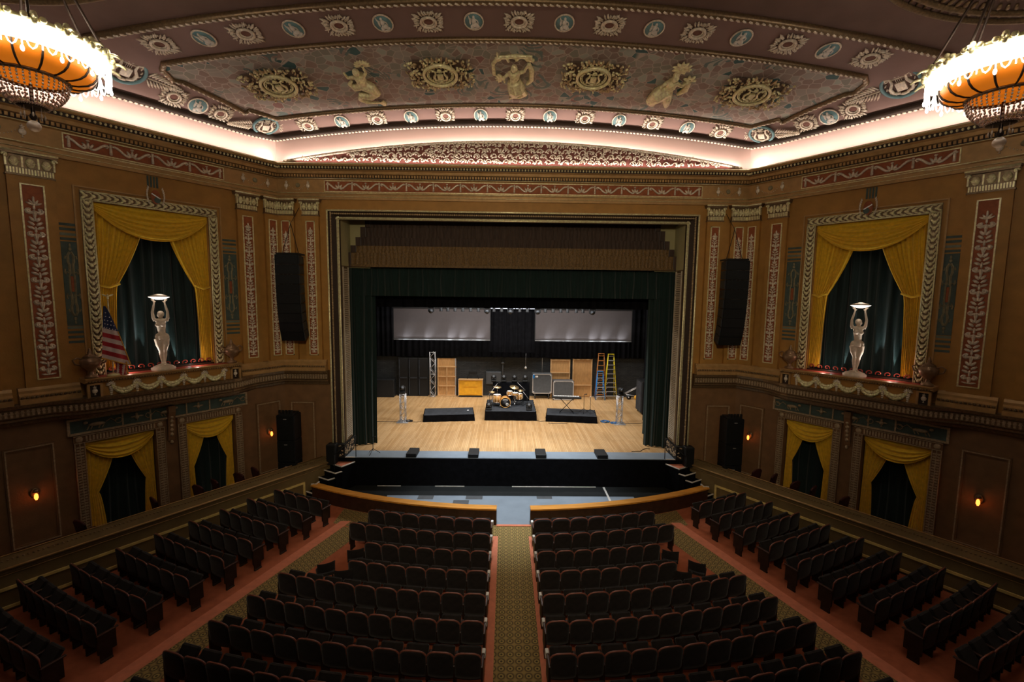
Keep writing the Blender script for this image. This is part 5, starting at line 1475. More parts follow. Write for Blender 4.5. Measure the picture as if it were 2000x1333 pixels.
for q in (.1, .5, .9): b.tube([(7.55 + 1.05 * q, 10.9 - .1 * q, .35 + .6 * q), (7.55 + 1.05 * q, 11.1 - .1 * q, .35 + .6 * q)], .02, 5)
b.build('frame', M_alu, t)
for x in (7.75, 8.25):
    b = MB(); b.lathe((x, 10.78, .15), [(.15, -.035), (.15, .035)], 18, axis='y'); w_ = b.build('wheel', M_ycase if x > 8 else M_black, t)
    b = MB(); b.lathe((x, 10.78, .15), [(.05, -.045), (.05, .045)], 12, axis='y'); b.build('hub', M_alu, w_)
t = thing('speaker_cabinet', 'tall black loudspeaker cabinet on casters inside the wing curtain', 'loudspeaker', (7.75, 7.4, 0))
b = MB(); b.bbox(7.40, 8.15, 6.9, 8.0, .10, 1.92, .03); b.build('body', M_black, t)
b = MB(); b.box(7.375, 7.40, 6.98, 7.92, .16, 1.86); b.build('grille', M_char, t)
for x in (7.5, 8.05):
    for y in (7.0, 7.9): b = MB(); b.lathe((x, y, .05), [(.05, -.02), (.05, .02)], 12, axis='x'); b.build('caster', M_black, t)
def coil(lab, x, y, r, m):
    b = MB(); pts = []
    for k in range(90):
        a = k * .55; rr = r * (.62 + .38 * ((k * 7) % 10) / 10); pts.append((x + rr * cos(a), y + rr * .8 * sin(a), .015 + .012 * ((k * 3) % 4)))
    b.tube(pts, .014, 5); tag(b.build('cable_coil', m, org=(x, y, 0)), lab, 'cable', 'cable coils')
coil('blue cable coil lying between keyboard riser and truss tower', 5.05, 5.45, .26, M_cable)
coil('blue cable coil at the foot of truss tower', 5.45, 5.2, .20, M_cable)
coil('black cable heap at foot of the truss tower, flag side', -5.3, 5.25, .22, M_black)
for k, (pts, lab) in enumerate((([(-5.2, 5.15), (-4.9, 5.1), (-4.65, 5.2)], 'black cable from truss tower to the empty riser'), ([(-7.6, 5.3), (-6.8, 5.15), (-5.85, 5.1)], 'black cable crossing boards from wings to truss tower, flag side'), ([(6.0, 5.1), (6.8, 5.2), (7.5, 5.5)], 'black cable running from truss tower into wing away from flag'), ([(1.3, 5.6), (1.6, 5.45), (1.9, 5.5)], 'black cable between the drum and keyboard risers'), ([(5.2, .85), (5.6, .88), (5.75, 1.1), (5.95, 1.25), (6.1, 1.2)], 'thin black cable curling beside green curtain at stage edge'), ([(2.0, 5.12), (2.4, 5.02), (2.7, 5.10), (3.0, 5.02)], 'black cable loop lying in front of keyboard riser'))):
    b = MB(); b.tube([(x, y, .012) for x, y in pts], .014, 5); tag(b.build('stage_cable', M_black, org=(pts[0][0], pts[0][1], 0)), lab, 'cable', 'loose cables')
for i, (x0, x1) in enumerate(((-4.29, -3.87), (-1.76, -1.34), (1.02, 1.45), (3.54, 3.98))):
    t = thing('floor_monitor', 'black front fill speaker on the apron, %s from the flag side' % ORD[i], 'loudspeaker', ((x0 + x1) / 2, .3, 0), 'front fill speakers')
    b = MB(); b.bbox(x0, x1, -.06, .70, 0, .16, .015); b.build('body', M_black, t)
    b = MB(); b.box(x0 + .03, x1 - .03, -.065, -.058, .02, .14); b.build('grille', M_spk, t)

M_spkg = mat('woven_speaker_grille', (.008, .009, .009), .5, var=.4, scale=30)
# ------------------------------------------------------------ hanging line arrays and stacked boxes
for sg in SIDES:
    x0 = sg * 8.30; t = thing('line_array', 'curved hanging column of black loudspeakers before the corner pilasters, ' + SNS[sg], 'loudspeaker', (x0, -.95, 4.8), 'hanging line arrays')
    n = 9; z = 8.02; y = -1.18; ang = 0
    for k in range(n):
        ang = (0, 0, .02, .04, .07, .11, .16, .22, .30)[k]; h = .355
        ca, sa = cos(ang), sin(ang)
        def g(a, c_, d, y=y, z=z, ca=ca, sa=sa): return (x0 + a, y + c_ * ca - d * sa, z + d * ca + c_ * sa)
        b = MB(g)
        w = .43
        # trapezoid cabinet: tall front, shorter back
        vs = [(sx * w, 0, dz) for sx in (-1, 1) for dz in (0, -h)] + [(sx * w * .92, .5, dz) for sx in (-1, 1) for dz in (-.04, -h + .04)]
        b.add(vs, [(0, 1, 3, 2), (4, 6, 7, 5), (0, 2, 6, 4), (1, 5, 7, 3), (0, 4, 5, 1), (2, 3, 7, 6)])
        sb = b.build('speaker_box', M_spk, t)
        b = MB(g); b.box(-w + .02, w - .02, -.012, .0, -h + .015, -.015)
        b.build('grille', M_spkg, sb)
        b = MB(g)
        for sx in (-1, 1): b.box(sx * w - .012, sx * w + .012, .02, .08, -h + .03, -.03)
        b.build('rigging_plate', M_char, sb)
        y += h * sa; z -= h * ca + .004
    b = MB(); b.box(x0 - .40, x0 + .40, -1.15, -.55, 8.03, 8.09); b.build('rigging_frame', M_black, t)
    b = MB()
    for dx in (-.3, .3): b.tube([(x0 + dx, -.85, 8.09), (x0, -.75, 9.2)], .012, 5)
    b.tube([(x0, -.75, 9.2), (x0, -.02, 9.9)], .010, 5); b.build('suspension_cable', M_black, t)
    g = lambda a, c_, d, sg=sg: (sg * a, c_, d)
    t = thing('stacked_loudspeaker', 'stack of black loudspeaker boxes on the box level, ' + SNS[sg], 'loudspeaker', (sg * 8.62, -.75, -.75), 'box level loudspeaker stacks')
    for k, (z0, z1) in enumerate(((-.75, .12), (.13, .98), (.99, 1.98))):
        b = MB(g); b.bbox(8.30, 8.98, -1.05, -.45, z0, z1, .02); bx = b.build('speaker_box', M_spk, t)
        b = MB(g); b.box(8.33, 8.95, -1.065, -1.05, z0 + .04, z1 - .04); b.build('grille', M_spkg, bx)
        b = MB(g); b.bbox(8.58, 8.70, -1.08, -1.06, z1 - .16, z1 - .13, .005); b.build('handle', M_alu, bx)
    b = MB(g); b.box(8.36, 8.9, -1.0, -.5, 1.98, 2.03)
    for x in (8.4, 8.5, 8.62, 8.74, 8.86): b.box(x, x + .06, -.98, -.9, 2.03, 2.16)
    b.build('rigging_frame', M_black, t)
    b = MB(g); b.bbox(7.02, 7.38, -.42, -.05, -.20, .62, .02)
    t = thing('small_loudspeaker', 'small black loudspeaker at the foot of proscenium frame, ' + SNS[sg], 'loudspeaker', (sg * 7.2, -.2, -.2), 'small loudspeakers by the steps')
    b.build('body', M_black, t)
    b = MB(g); b.box(7.05, 7.35, -.435, -.42, -.14, .56); b.build('grille', M_spkg, t)
# ------------------------------------------------------------ orchestra floor, pit and rail
FZ = -1.2
b = MB(); b.box(-16, 16, -22, 0, FZ - .2, FZ); struct(b.build('floor', M_redcar))
RC = 13.2
def arcy(x, R): return RC - sqrt(R * R - x * x)
M_strip = mat('bright_red_carpet_border', (.62, .20, .11), .9, var=.1, scale=6)
M_pitbl = mat('black_pit_floor', (.010, .011, .010), .8, var=.2, scale=2)
def ringpatch(name, x0, x1, f0, f1, z, m, n=60):
    b = MB(); b.grid(lambda a, q: (x0 + (x1 - x0) * a, f0(x0 + (x1 - x0) * a) * (1 - q) + f1(x0 + (x1 - x0) * a) * q, z), n, 1, sm=False)
    return b.build(name, m)
struct(ringpatch('pit_floor', -7.9, 7.9, lambda x: -.05, lambda x: arcy(x, 16.4), FZ + .006, M_pitbl))
struct(ringpatch('pit_deck', -4.82, 4.82, lambda x: -.96, lambda x: arcy(x, 16.3), FZ + .010, M_grey))
struct(ringpatch('pit_deck', -.54, .68, lambda x: -3.0, lambda x: -3.21, FZ + .012, M_grey, 1))
for x0, x1, y0, y1 in ((-1.75, -1.1, -1.28, -.97), (-3.6, -3.0, -1.3, -.97), (1.0, 1.6, -1.2, -.97), (-2.2, -1.6, -1.75, -1.35)):
    b = MB(); b.box(x0, x1, y0, y1, FZ + .012, FZ + .016); struct(b.build('deck_patch', M_caseg))
b = MB(); b.box(-.52, .66, -3.32, -3.21, FZ, FZ + .03); tag(b.build('threshold_strip', M_strip, org=(0, -3.26, FZ)), 'pinkish red threshold strip between aisle carpet and grey pit floor', 'threshold')
for x0, x1, l in ((-5.45, -4.5, 'white edge strip on the pit floor nearest flag side'), (-3.1, -1.9, 'pale edge strip on the pit floor, second from flag side'), (.05, 3.5, 'longest pale edge strip on the pit floor below stage front')):
    b = MB(); b.box(x0, x1, -.12, -.09, FZ + .006, FZ + .03); tag(b.build('floor_edging', M_nos, org=(x0, -.1, FZ)), l, 'edge strip', 'pit floor edge strips')
b = MB(); b.add([(3.80, -.12, FZ + .03), (3.86, -.12, FZ + .03), (3.84, -1.40, FZ + .03), (3.76, -1.40, FZ + .03)], [(0, 1, 2, 3)]); b.box(3.78, 3.85, -1.4, -.12, FZ, FZ + .028)
tag(b.build('floor_edging', M_nos, org=(3.8, -.7, FZ)), 'white strip running from stage front toward the pit rail', 'edge strip')
for sg in SIDES:
    g = lambda x, y, z, sg=sg: (sg * x + (.06 if abs(x) < 1 else 0), y, z)
    t = thing('pit_rail', 'curved low pit wall with orange wooden cap, ' + SNS[sg], 'rail', (sg * 4, -2.6, FZ), 'pit rail halves')
    def seg(R0, R1, z0, z1):
        n = 40; b = MB(g); x0, x1 = .58, 7.55
        vs = []
        for i in range(n + 1):
            for R in (R0, R1):
                ph = math.asin(x0 / 16.4) + (math.asin(x1 / 16.4) - math.asin(x0 / 16.4)) * i / n
                for z in (z0, z1): vs.append((R * sin(ph), RC - R * cos(ph), z))
        fs = []
        for i in range(n):
            a = i * 4; c = a + 4
            fs += [(a, a+1, c+1, c), (a+2, a+3, c+3, c+2), (a+1, a+3, c+3, c+1), (a, a+2, c+2, c)]
        fs += [(0, 1, 3, 2), (n*4, n*4+1, n*4+3, n*4+2)]
        b.add(vs, fs); return b
    seg(16.24, 16.42, FZ, -.66).build('wall_panel', M_dwood, t); seg(16.17, 16.48, -.66, -.61).build('cap', M_wood, t)
    b = MB(g)
    p0 = (16.33 * sin(7.55 / 16.4), RC - 16.33 * cos(7.55 / 16.4))
    b.box(7.42, 7.62, -1.32, -1.28, -.655, -.60); b.box(7.40, 7.44, -1.35, -1.05, -.655, -.60); b.build('white_end_strip', M_nos, t)
struct(ringpatch('cross_aisle_carpet', -6.1, 6.1, lambda x: arcy(x, 16.45), lambda x: arcy(x, 17.45), FZ + .006, M_carpet))
b = MB(); b.box(-.45, .55, -22, -3.3, FZ, FZ + .010); struct(b.build('centre_aisle_carpet', M_carpet))
for x0, x1 in ((-.62, -.45), (.55, .72)):
    b = MB(); b.box(x0, x1, -22, -3.95, FZ, FZ + .014); struct(b.build('aisle_border', M_strip))
for sg in SIDES:
    LA = lambda y: 5.57 + .36 * (-3.12 - y); LB = lambda y: 4.80 + .385 * (-3.4 - y)
    b = MB(); b.grid(lambda a, q: (sg * (LB(-3.4 - 12 * q) * (1 - a) + LA(-3.4 - 12 * q) * a), -3.4 - 12 * q, FZ + .008), 1, 30, sm=False); struct(b.build('side_aisle_carpet', M_carpet))
    b = MB(); b.grid(lambda a, q: (sg * (LA(-3.0 - 12 * q) + .36 * a), -3.0 - 12 * q, FZ + .012), 1, 30, sm=False); struct(b.build('aisle_border', M_strip))
    # steps from stage down beside the parapet
    g = lambda x, y, z, sg=sg: (sg * x, y, z)
    t = thing('stage_steps', 'dark carpeted steps with white edging up to the stage, ' + SNS[sg], 'steps', (sg * 7, -.5, FZ), 'stage steps')
    ST_ = [((7.33, -.24), (6.70, -.63), (6.36, -.07), -.2), ((7.50, -.44), (6.88, -.81), (6.70, -.60), -.4), ((7.66, -.64), (7.10, -.98), (6.92, -.78), -.6), ((7.82, -.84), (7.30, -1.12), (7.1, -.95), -.8), ((7.97, -1.07), (7.44, -1.38), (7.3, -1.25), -1.0)]
    for k, (L, Cc, Rr, z) in enumerate(ST_):
        poly = [L, Cc, Rr, (6.36, -.05), (7.28, -.05)] if k else [L, Cc, Rr, (6.36, -.05), (7.25, -.05)]
        n = len(poly); b = MB(g)
        b.add([(p[0], p[1], FZ) for p in poly] + [(p[0], p[1], z) for p in poly], [tuple(range(n)), tuple(range(n, 2*n))] + [(i, (i+1) % n, n + (i+1) % n, n+i) for i in range(n)])
        s_ = b.build('step', M_blackc, t)
        if k == 0:
            b = MB(g); b.add([(p[0], p[1], z + .004) for p in poly], [tuple(range(n))]); b.build('red_carpet', M_strip, s_)
        b = MB(g); b.tube([(L[0], L[1], z + .01), (Cc[0], Cc[1], z + .01)] + ([(Rr[0], Rr[1], z + .01)] if k < 3 else []), .032, 4); b.build('white_edging', M_nos, s_)
    b = MB(g); b.box(6.36, 7.0, -.085, -.035, -.01, .018); tag(b.build('stage_edging', M_nos, org=(sg * 6.7, -.05, 0)), 'bright white strip on the apron edge above the steps, ' + SNS[sg], 'edge strip', 'apron edge strips')
    t = thing('handrail', 'thin black handrail on posts beside the stage steps, ' + SNS[sg], 'handrail', (sg * 6.4, -.1, 0), 'step handrails')
    for p, z0, z1 in (((6.34, .02), 0, .88), ((6.98, -.62), -.4, .30)):
        b = MB(g); b.tube([(p[0], p[1], z0), (p[0], p[1], z1)], .016, 6); b.build('post', M_black, t)
    b = MB(g); b.tube([(6.34, .02, .88), (6.45, -.08, .82), (6.75, -.40, .48), (6.98, -.62, .30)], .016, 6); b.build('rail', M_black, t)

# ------------------------------------------------------------ theatre seats
def seat_parts(t, ends, light):
    W = .245
    def bk(a, q, off=0):
        x = (2 * a - 1); zt = .93 - .10 * abs(x) ** 4.5 - .012 * x * x
        z = .36 + (zt - .36) * q
        return (x * W, -.02 - .10 * (z - .36) + .03 * (1 - x * x) * -1 + off, z)
    b = MB(); n = 10
    b.grid(lambda a, q: bk(a, q, 0), n, 5); b.grid(lambda a, q: bk(a, q, .06), n, 5)
    o = len(b.v) // 2
    for i in range(n):
        for base in (0, 5 * (n + 1)):
            b.f.append((base + i, base + i + 1, o + base + i + 1, o + base + i)); b.m.append(0); b.s.append(False)
    for j in range(5):
        for e in (0, n): b.f.append((j*(n+1)+e, (j+1)*(n+1)+e, o+(j+1)*(n+1)+e, o+j*(n+1)+e)); b.m.append(0); b.s.append(False)
    b.build('backrest', M_seat, t)
    b = MB(); pts = [(W * x, bk((x + 1) / 2, q)[1] + .03, bk((x + 1) / 2, q)[2] + .005) for x, q in ((-1, .55), (-1, .8))] + [(W * x, bk((x + 1) / 2, 1)[1] + .03, bk((x + 1) / 2, 1)[2] + .006) for x in (-1, -.93, -.8, -.5, 0, .5, .8, .93, 1)] + [(W * x, bk((x + 1) / 2, q)[1] + .03, bk((x + 1) / 2, q)[2] + .005) for x, q in ((1, .8), (1, .55))]
    b.tube(pts, [.010, .014] + [.019] * 9 + [.014, .010], 5); b.build('rim', M_rim, t)
    b = MB(); R_ = Matrix.Rotation(radians(52), 3, 'X')
    bb = MB(lambda x, y, z: tuple(R_ @ Vector((x, y, z)) + Vector((0, .10, .42)))); bb.bbox(-.22, .22, 0, .42, -.05, .05, .03); bb.build('cushion', M_seat, t)
    for s2 in ends:
        x = s2 * .258
        b = MB(); b.bbox(x - .028, x + .028, -.04, .36, .60, .64, .012); b.build('armrest', M_arm, t)
        b = MB(); b.prism([(-.03, 0), (.05, 0), (.05, .02), (.02, .05), (.02, .6), (-.02, .6), (-.02, .05), (-.03, .02)], -.10, .12)
        b.v = [(x + p[0] * .6, p[1] + .1, p[2]) for p in b.v]; b.box(x - .022, x + .022, -.03, .30, .20, .60); b.build('leg', M_iron, t)
    if light:
        x = ends[-1] * .262; b = MB(); b.bbox(x - .035, x + .035, .30, .42, .52, .66, .01); b.build('aisle_light_box', M_white, t)
PSx = {}
for key, ends, light in (('mid', (1,), False), ('end', (-1, 1), False), ('litR', (-1, 1), True), ('litL', (1, -1), True)):
    t = thing('theatre_seat', '', 'theatre seat'); seat_parts(t, ends, light); PSx[key] = Placer(t)
RK = [17.76 + .882 * k for k in range(10)]
CN = [7, 8, 7, 7, 10, 11, 11, 12, 13]
CE_ = [4.63, 4.95, 4.15, 4.30, 5.86, 6.16, 6.51, 6.85, 7.2]
LN = [6.34, 6.62, 6.97, 7.28, 7.55, 7.90, 8.32, 8.72, 9.05]
LF = [8.40, 8.95, 9.38, 9.85, 10.3, 10.75, 11.3, 11.95, 12.4]
bn = {-1: 'flag-side', 1: 'off-flag-side'}
nseat = 0
for sg in SIDES:
    for k in range(9):
        R = RK[k]
        ph0, ph1 = math.asin(.66 / R), math.asin(CE_[k] / R); n = CN[k]
        for i in range(n):
            ph = ph0 + (ph1 - ph0) * (i + .5) / n; p = (ph1 - ph0) * R / n
            if k == 8 and i < 8: continue
            x, y = sg * R * sin(ph), RC - R * cos(ph)
            key = 'mid'
            if i == 0: key = 'litR' if sg < 0 else 'litL'
            elif i == n - 1: key = 'end'
            PSx[key].put(TR(x, y, FZ, sg * ph, p / .516), 'dark red seat, %s from centre aisle, %s row from stage, %s middle block' % (ORD[i], ORD[k], bn[sg]), 'seats of the %s row, %s middle block' % (ORD[k], bn[sg])); nseat += 1
        q0, q1 = math.asin(LN[k] / R), math.asin(LF[k] / R); L = (q1 - q0) * R; n = max(3, int(round(L / .53)))
        for i in range(n):
            ph = q0 + (q1 - q0) * (i + .5) / n
            x, y = sg * R * sin(ph), RC - R * cos(ph)
            PSx['end' if i in (0, n - 1) else 'mid'].put(TR(x, y, FZ, sg * ph, L / n / .516), 'dark red seat, %s from side aisle, %s row from stage, %s outer block' % (ORD[i], ORD[k], bn[sg]), 'seats of the %s row, %s outer block' % (ORD[k], bn[sg])); nseat += 1
print('seats', nseat)
for p in PSx.values(): p.flush()
# loose low-backed chairs and box chairs
lc = thing('loose_chair', '', 'chair', group='loose low-backed chairs')
b = MB(); b.grid(lambda a, q: (.24 * sin((a - .5) * 2.3), -.18 - .10 * cos((a - .5) * 2.3) - .04 * q, .56 + .24 * q), 12, 3); b.grid(lambda a, q: (.21 * sin((a - .5) * 2.3), -.15 - .10 * cos((a - .5) * 2.3) - .04 * q, .56 + .24 * q), 12, 3)
b.tube([(.235 * sin((a / 12 - .5) * 2.3), -.205 - .10 * cos((a / 12 - .5) * 2.3), .80) for a in range(13)], .02, 5); b.build('backrest', M_seat, lc)
b = MB(); b.bbox(-.22, .22, -.22, .22, .40, .47, .03); b.build('seat', M_seat, lc)
for sx in (-1, 1):
    for sy in (-1, 1): b = MB(); b.tube([(sx * .17, sy * .17, .42), (sx * .21, sy * .22, 0)], .012, 5); b.build('leg', M_iron, lc)
b = MB()
for sx in (-1, 1): b.tube([(sx * .20, -.18, .44), (sx * .21, -.24, .6)], .012, 5)
b.build('back_post', M_iron, lc)
PLc = Placer(lc)
for x, y, r, l in ((-4.42, -5.86, .3, 'single loose chair beside the third row end, flag-side aisle'), (-5.02, -6.52, .5, 'loose chair standing on patterned aisle carpet edge, flag side'), (-4.40, -6.80, .2, 'loose chair tucked against the fourth row, flag side'),
                   (4.46, -5.86, -.3, 'single loose chair beside the third row end, away from flag'), (5.02, -6.42, -.5, 'loose chair at edge of aisle carpet, away from flag'), (4.42, -6.80, -.2, 'loose chair tucked against the fourth row, away from flag')):
    PLc.put(TR(x, y, FZ, r), l)
PLc.flush()
bc = thing('box_chair', '', 'chair', group='wine red box chairs')
b = MB(); b.grid(lambda a, q: ((a * 2 - 1) * .23, -.20 - .06 * q - .04 * (1 - (2 * a - 1) ** 2), .44 + (.46 - .10 * abs(2 * a - 1) ** 3) * q), 10, 5); b.grid(lambda a, q: ((a * 2 - 1) * .23, -.14 - .06 * q - .04 * (1 - (2 * a - 1) ** 2), .44 + (.46 - .10 * abs(2 * a - 1) ** 3) * q), 10, 5); b.tube([((a / 5 - 1) * .23, -.23 - .04 * (1 - (a / 5 - 1) ** 2), .90 - .10 * abs(a / 5 - 1) ** 3) for a in range(11)], .035, 6); b.build('backrest', M_boxch, bc)
b = MB(); b.bbox(-.24, .24, -.2, .25, .38, .48, .03); b.build('seat', M_boxch, bc)
for sx in (-1, 1):
    for sy in (-1, 1): b = MB(); b.tube([(sx * .2, sy * .19, .40), (sx * .21, sy * .21, 0)], .018, 5); b.build('leg', M_dwood, bc)
PB = Placer(bc)
sl = ['nearest the stage', 'second from the stage', 'third from the stage', 'fourth from the stage', 'fifth from the stage', 'sixth from the stage']
for sd in SIDES:
    for i, s_ in enumerate((1.35, 1.95, 2.70, 3.25, 4.45, 6.2) if sd < 0 else (1.1, 1.7, 2.45, 3.0, 3.95)):
        x, y, z = SW(sd)(s_, .58, -.75); PB.put(TR(x, y, z, sd * .5 + (.15 if i % 2 else -.1)), 'wine red box chair behind parapet, %s, %s' % (sl[i], SNS[sd]))
PB.flush()
# wall sconces
sc_ = thing('wall_sconce', '', 'sconce', group='small glowing wall sconces')
b = MB(); b.blob((0, 0, .0), (.10, .03, .14), 8, 6); b.tube([(0, 0, .05), (0, -.10, .10), (0, -.14, .06)], .015, 6); b.build('bracket', M_bronze, sc_)
b = MB(); b.lathe((0, -.14, -.08), [(.02, -.08), (.045, -.02), (.04, .06), (.02, .10)], 12); b.build('glass', M_sconce, sc_)
b = MB(); b.lathe((0, -.14, .07), [(.065, -.01), (.05, .04), (.02, .07)], 12); b.build('cap', M_bronze, sc_)
PSc = Placer(sc_)
LIG = []
for sd in SIDES:
    for s_, z, l in ((.70, 1.22, 'small orange wall sconce in narrow panel near loudspeaker stack, '), (7.14, 1.07, 'small orange wall sconce on the far moulded panel, ')):
        x, y, zz = SW(sd)(s_, .06, z); PSc.put(TR(x, y, zz, -sd * (pi / 2 - TH)), l + SNS[sd])
        x, y, zz = SW(sd)(s_, .22, z - .05); LIG.append((x, y, zz))
PSc.flush()
# ------------------------------------------------------------ chandeliers
CZ = 10.62
for sd in SIDES:
    cx, cy = sd * 8.2, -10.0
    t = thing('chandelier', 'large chandelier with amber glass bowl and crystal strings, ' + SNS[sd], 'chandelier', (cx, cy, CZ), 'amber bowl chandeliers')
    prof = [(.84, -.22), (.83, -.30), (.78, -.38), (.70, -.44), (.58, -.48), (.47, -.49)]
    b = MB(); vs = []; n = 48
    vs = [(cx + r * cos(2 * pi * i / n), cy + r * sin(2 * pi * i / n), CZ + h) for r, h in prof for i in range(n)]
    b.add(vs, [(j*n+i, j*n+(i+1) % n, (j+1)*n+(i+1) % n, (j+1)*n+i) for j in range(len(prof)-1) for i in range(n)], 0, True); b.build('amber_bowl', M_amber, t)
    b = MB(); pr2 = [(.99, .04), (.96, -.10), (.84, -.22)]
    vs = [(cx + r * cos(2 * pi * i / n), cy + r * sin(2 * pi * i / n), CZ + h) for r, h in pr2 for i in range(n)]
    b.add(vs, [(j*n+i, j*n+(i+1) % n, (j+1)*n+(i+1) % n, (j+1)*n+i) for j in range(2) for i in range(n)], 0, True); b.build('lit_glass_band', M_lampw, t)
    b = MB(); b.tube([(cx + 1.01 * cos(a), cy + 1.01 * sin(a), CZ + .06) for a in [i * pi / 24 for i in range(48)]], .035, 6, closed=True)
    b.tube([(cx + .85 * cos(a), cy + .85 * sin(a), CZ - .22) for a in [i * pi / 24 for i in range(48)]], .014, 5, closed=True); rim = b.build('rim', M_gold, t)
    for i in range(18):
        a = i * pi / 9; b = MB(); ca, sa = cos(a), sin(a)
        for dx, dz, L in ((0, .10, .12), (-.10, .07, .08), (.10, .07, .08), (0, .03, .10)):
            b.blob((cx + 1.06 * ca - dx * sa, cy + 1.06 * sa + dx * ca, CZ + dz), (.05, .05, L * .6), 6, 4)
        b.tube([(cx + (1.10 + .05 * k) * ca, cy + (1.10 + .05 * k) * sa, CZ + .06 + .02 * k - .012 * k * k) for k in range(4)], [.03, .028, .022, .014], 5)
        b.build('acanthus_mount', M_gold, rim)
    for i in range(16):
        a = (i + .5) * pi / 8; b = MB(); b.tube([(cx + (r + .012) * cos(a), cy + (r + .012) * sin(a), CZ + h - .008) for r, h in prof], [.012, .015, .017, .017, .015, .014], 5); b.build('rib', M_iron, t)
    b = MB(); b.tube([(cx + .48 * cos(a), cy + .48 * sin(a), CZ - .50) for a in [i * pi / 14 for i in range(28)]], .035, 6, closed=True); b.build('basket_ring', M_bronze, t)
    b = MB(); b.lathe((cx, cy, CZ - .495), [(.46, 0), (.2, .0)], 24)
    b.build('lit_basket_top', M_amber, t)
    b = MB(); NS = 40
    for i in range(NS):
        a = 2 * pi * i / NS
        for k in range(10):
            q = k / 9; r = .475 - .27 * q ** 2.2; z = CZ - .53 - .42 * q; b.blob((cx + r * cos(a), cy + r * sin(a), z), (.017, .017, .024), 5, 3)
    b.build('crystal_basket', M_crys, t)['kind'] = 'stuff'
    b = MB(); b.tube([(cx, cy, CZ - .60), (cx, cy, CZ - 1.16)], [.025, .03], 6); b.lathe((cx, cy, CZ - .98), [(.10, 0), (.22, .02), (.10, .04)], 14); b.blob((cx, cy, CZ - 1.12), (.05, .05, .06), 8, 6); b.build('spindle', M_iron, t)
    for i in range(8):
        a = i * pi / 4; b = MB(); b.tube([(cx + .14 * cos(a), cy + .14 * sin(a), CZ - .98), (cx + .14 * cos(a), cy + .14 * sin(a), CZ - 1.08)], .004, 4); b.blob((cx + .14 * cos(a), cy + .14 * sin(a), CZ - 1.11), (.016, .016, .04), 5, 4); b.build('drop', M_crys, t)
    b = MB(); b.blob((cx, cy, CZ - 1.27), .09, 16, 12); b.build('glass_ball', M_crys, t)
    b = MB(); NL = 30
    for i in range(NL):
        a0 = 2 * pi * i / NL; a1 = 2 * pi * (i + 1) / NL
        for sag, r in ((.20, 1.03), (.32, 1.02)):
            b.tube([(cx + r * cos(a0 + (a1 - a0) * q), cy + r * sin(a0 + (a1 - a0) * q), CZ - .06 - sag * (1 - (2 * q - 1) ** 2)) for q in (0, .17, .34, .5, .66, .83, 1)], .012, 4)
        b.tube([(cx + 1.03 * cos(a0), cy + 1.03 * sin(a0), CZ - .02), (cx + 1.03 * cos(a0), cy + 1.03 * sin(a0), CZ - .36)], .014, 4)
    b.build('lit_crystal_strings', M_lampd, t)['kind'] = 'stuff'
    for i in range(0, 30, 2):
        a0 = 2 * pi * i / NL; b = MB(); b.blob((cx + 1.03 * cos(a0), cy + 1.03 * sin(a0), CZ - .41), (.028, .028, .05), 5, 4); b.build('crystal_drop', M_lampd, t)
    for i in range(6):
        a = i * pi / 3 + .3; b = MB(); zt = CZ + 1.9
        b.tube([(cx + 1.06 * cos(a), cy + 1.06 * sin(a), CZ + .05), (cx + .2 * cos(a), cy + .2 * sin(a), zt)], .022, 5); b.build('chain', M_iron, t)
    b = MB(); zc = S(cx, cy); b.tube([(cx, cy, CZ + 1.8), (cx, cy, zc)], .03, 6); b.lathe((cx, cy, CZ + 1.85), [(.1, 0), (.24, .06), (.1, .14)], 14); b.lathe((cx, cy, zc - .15), [(.1, 0), (.45, .15)], 16); b.build('canopy', M_bronze, t)

# ------------------------------------------------------------ light
def light(kind, name, loc, energy, col=(1, 1, 1), size=.1, sy=None, to=None, spot=None, blend=.5, rot=None):
    l = bpy.data.lights.new(name, kind); l.energy = energy; l.color = col
    if kind == 'AREA':
        l.shape = 'RECTANGLE' if sy else 'SQUARE'; l.size = size
        if sy: l.size_y = sy
    elif kind == 'SPOT': l.spot_size = spot; l.spot_blend = blend; l.shadow_soft_size = size
    else: l.shadow_soft_size = size
    o = bpy.data.objects.new(name, l); COL.objects.link(o); o.location = loc
    if to is not None:
        d = (Vector(to) - Vector(loc)).normalized(); o.rotation_euler = d.to_track_quat('-Z', 'Y').to_euler()
    return o
def strip(name, p0, p1, dirv, w, energy, col, spread=140):
    """long cove lamp between two points, shining along dirv"""
    p0, p1 = Vector(p0), Vector(p1); c = (p0 + p1) / 2; X = (p1 - p0).normalized(); Z = -Vector(dirv).normalized(); Z = (Z - X * Z.dot(X)).normalized(); Y = Z.cross(X)
    o = light('AREA', name, c, energy, col, (p1 - p0).length, w); o.data.spread = radians(spread)
    o.matrix_world = Matrix(((X.x, Y.x, Z.x, c.x), (X.y, Y.y, Z.y, c.y), (X.z, Y.z, Z.z, c.z), (0, 0, 0, 1)))
    return o
WARM = (1, .84, .74)
for i in range(8):     # lamps hidden behind the arched relief
    x0, x1 = -8.7 + i * 2.175, -8.7 + (i + 1) * 2.175
    strip('cove_lamp_front', (x0, -.11, max(11.53, arch(x0) - .08)), (x1, -.11, max(11.53, arch(x1) - .08)), (0, .05, 1), .08, 30, WARM, 170)
strip('relief_lamp', (-8.2, -.405, 11.52), (8.2, -.405, 11.52), (0, .7, 1), .02, 34, WARM, 120)
